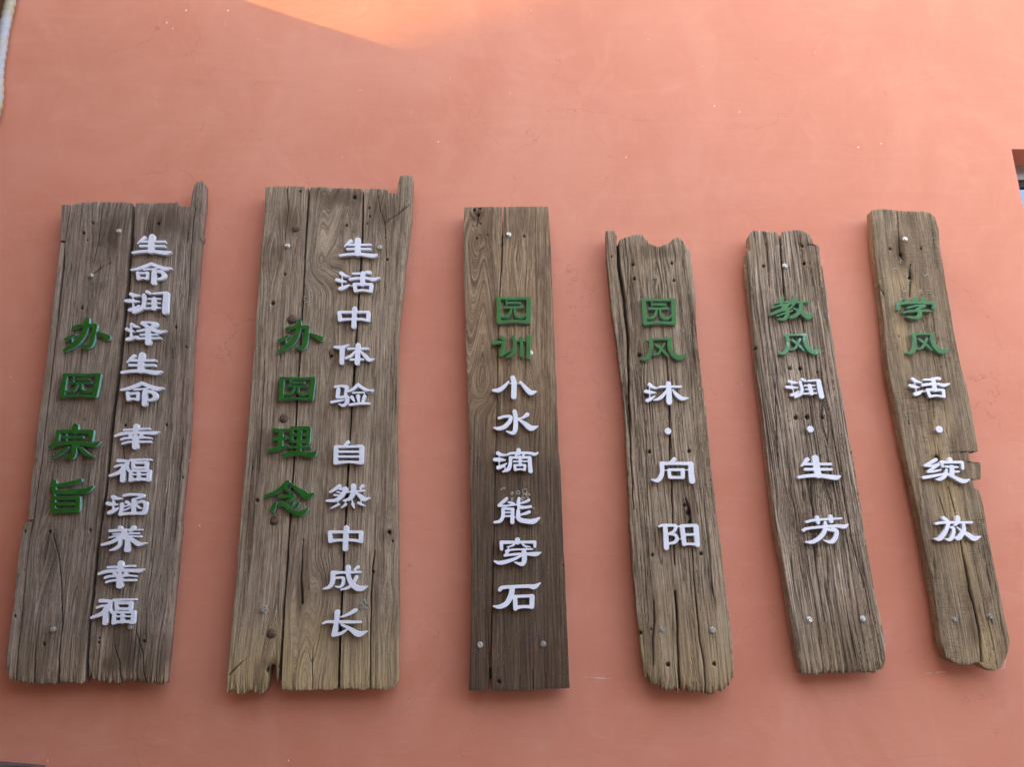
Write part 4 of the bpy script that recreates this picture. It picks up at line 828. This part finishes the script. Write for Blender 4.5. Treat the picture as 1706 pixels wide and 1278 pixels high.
char(s1, '幸', 'white', (200.5,957.6), 77); char(s1, '福', 'white', (188.8,1019.8), 75)
for ch in '办宗旨': char(s1, ch, 'green')
char(s1, '园', 'green', (133.4,642.5), 64.5, zs=.79)
char(s2, '生', 'white', (597.9,412.2), 64)
for ch in '活中体验自然成长': char(s2, ch, 'white')
char(s2, '中', 'white', (574.7,897.2), 59)
char(s2, '办', 'green2' if False else 'green', (501.3,559.2), 75); char(s2, '园', 'green', (494.5,648.0), 60, zs=.82)
for ch in '理念': char(s2, ch, 'green')
char(s3, '园', 'green3'); char(s3, '训', 'green3')
for ch in '小水滴能穿石': char(s3, ch, 'white')
char(s4, '园', 'green3', (1098.4,519), 57.5); char(s4, '风', 'green3')
for ch in '沐向阳': char(s4, ch, 'white')
char(s4, '·', 'white', (1112.8,718.5), 11)
char(s5, '教', 'green2'); char(s5, '风', 'green_worn_reflect', (1331,573), 71)
char(s5, '润', 'white', (1340,647), 63); char(s5, '·', 'white'); char(s5, '生', 'white', (1363,779), 73); char(s5, '芳', 'white')
char(s6, '学', 'green2'); char(s6, '风', 'green2', (1543,572), 72.5)
char(s6, '活', 'white', (1549,645.5), 70); char(s6, '·', 'white', (1565,715.5), 11.5); char(s6, '绽', 'white'); char(s6, '放', 'white')

# move every sign's origin to its foot on the wall
bpy.context.view_layer.update()
for s, px in ((s1,150),(s2,520),(s3,865),(s4,1147),(s5,1403),(s6,1620)):
    x, z = unproj(px, 1150, 0); off = Vector((x, 0, z)); s.location = off
    for c in s.children: c.location = Vector(c.location) - off

# ------------------------------------------------------------------ wrapped pipe in the corner
pm = NT('pale_wrapping_tape'); p = pm.pos(); n = pm.noise(p, 9, 4)
pmat = pm.done(pm.mix(pm.ramp(n, .45, .62), (.40,.40,.43), (.42,.36,.25)), .55, pm.bump(pm.noise(p, 140, 3), .4, .002))
pl = [(36,-120),(27,-45),(18,0),(12,25),(6,55),(1,90),(-3,120),(-3,150),(-6,178),(-16,200),(-34,215)]
pts = [Vector((unproj(x, y, -.05)[0], -.05, unproj(x, y, -.05)[1])) for x, y in pl]
pts = [Vector((max(q.x, xc+.045) if i < 2 else q.x, q.y, q.z)) for i, q in enumerate(pts)]
def tube_vf(pts, R, band=.06, amp=.22, n=20, step=.005):
    A = np.array([(q.x, q.z, 0) for q in pts]); 
    E = np.array([tuple(q) for q in pts]); out = []
    E2 = np.vstack([2*E[0]-E[1], E, 2*E[-1]-E[-2]])
    for i in range(len(E)-1):
        a, b, c, d = E2[i:i+4]; m = max(3, int(np.linalg.norm(c-b)/step))
        for t in np.linspace(0, 1, m, endpoint=False): out.append(.5*((2*b)+(-a+c)*t+(2*a-5*b+4*c-d)*t*t+(-a+3*b-3*c+d)*t**3))
    out = np.array(out); V = []; F = []; s_ = 0
    for i, p in enumerate(out):
        tg = out[min(i+1, len(out)-1)]-out[max(i-1, 0)]; tg /= np.linalg.norm(tg)
        u = np.cross(tg, (0, 1, 0)); u /= np.linalg.norm(u); v_ = np.cross(u, tg)
        if i: s_ += np.linalg.norm(p-out[i-1])
        for j in range(n):
            a = j*math.tau/n; ph = ((s_/band)+a/math.tau*.5) % 1.0
            rr = R*(1+amp*(1-ph)*.9-.02*math.sin(a*3+s_*30)); V.append(tuple(p+u*math.cos(a)*rr+v_*math.sin(a)*rr))
        if i:
            for j in range(n): F.append(((i-1)*n+j, (i-1)*n+(j+1) % n, i*n+(j+1) % n, i*n+j))
    F.append(tuple(range(n))); F.append(tuple(range(len(V)-n, len(V)))[::-1])
    return V, F
V, F = tube_vf(pts, .028)
pipe = link('wrapped_pipe', mesh('wrapped_pipe', V, F, True), pmat)
tag(pipe, 'pale tape wrapped pipe curving down the wall corner at the top left', 'pipe')

# ------------------------------------------------------------------ dark ledge at the lower left
(x0, z0), (x1, z1) = unproj(-60, 1269, -.06), unproj(64, 1279.5, -.06)
V = [(x0-.05,-.06,z0-.3),(x1,-.06,z0-.3),(x1,-.001,z0-.3),(x0-.05,-.001,z0-.3),(x0-.05,-.06,z0+.003),(x1,-.06,z1),(x1,-.001,z1),(x0-.05,-.001,z0+.003)]
F = [(0,3,2,1),(4,5,6,7),(0,1,5,4),(1,2,6,5),(2,3,7,6),(3,0,4,7)]
lg = link('stone_ledge', mesh('stone_ledge', V, F), simple('dark_slate', (.13,.10,.10), .7, 0, .2, 20, .4))
tag(lg, 'dark sloping stone ledge at the foot of the wall, lower left corner', 'ledge')
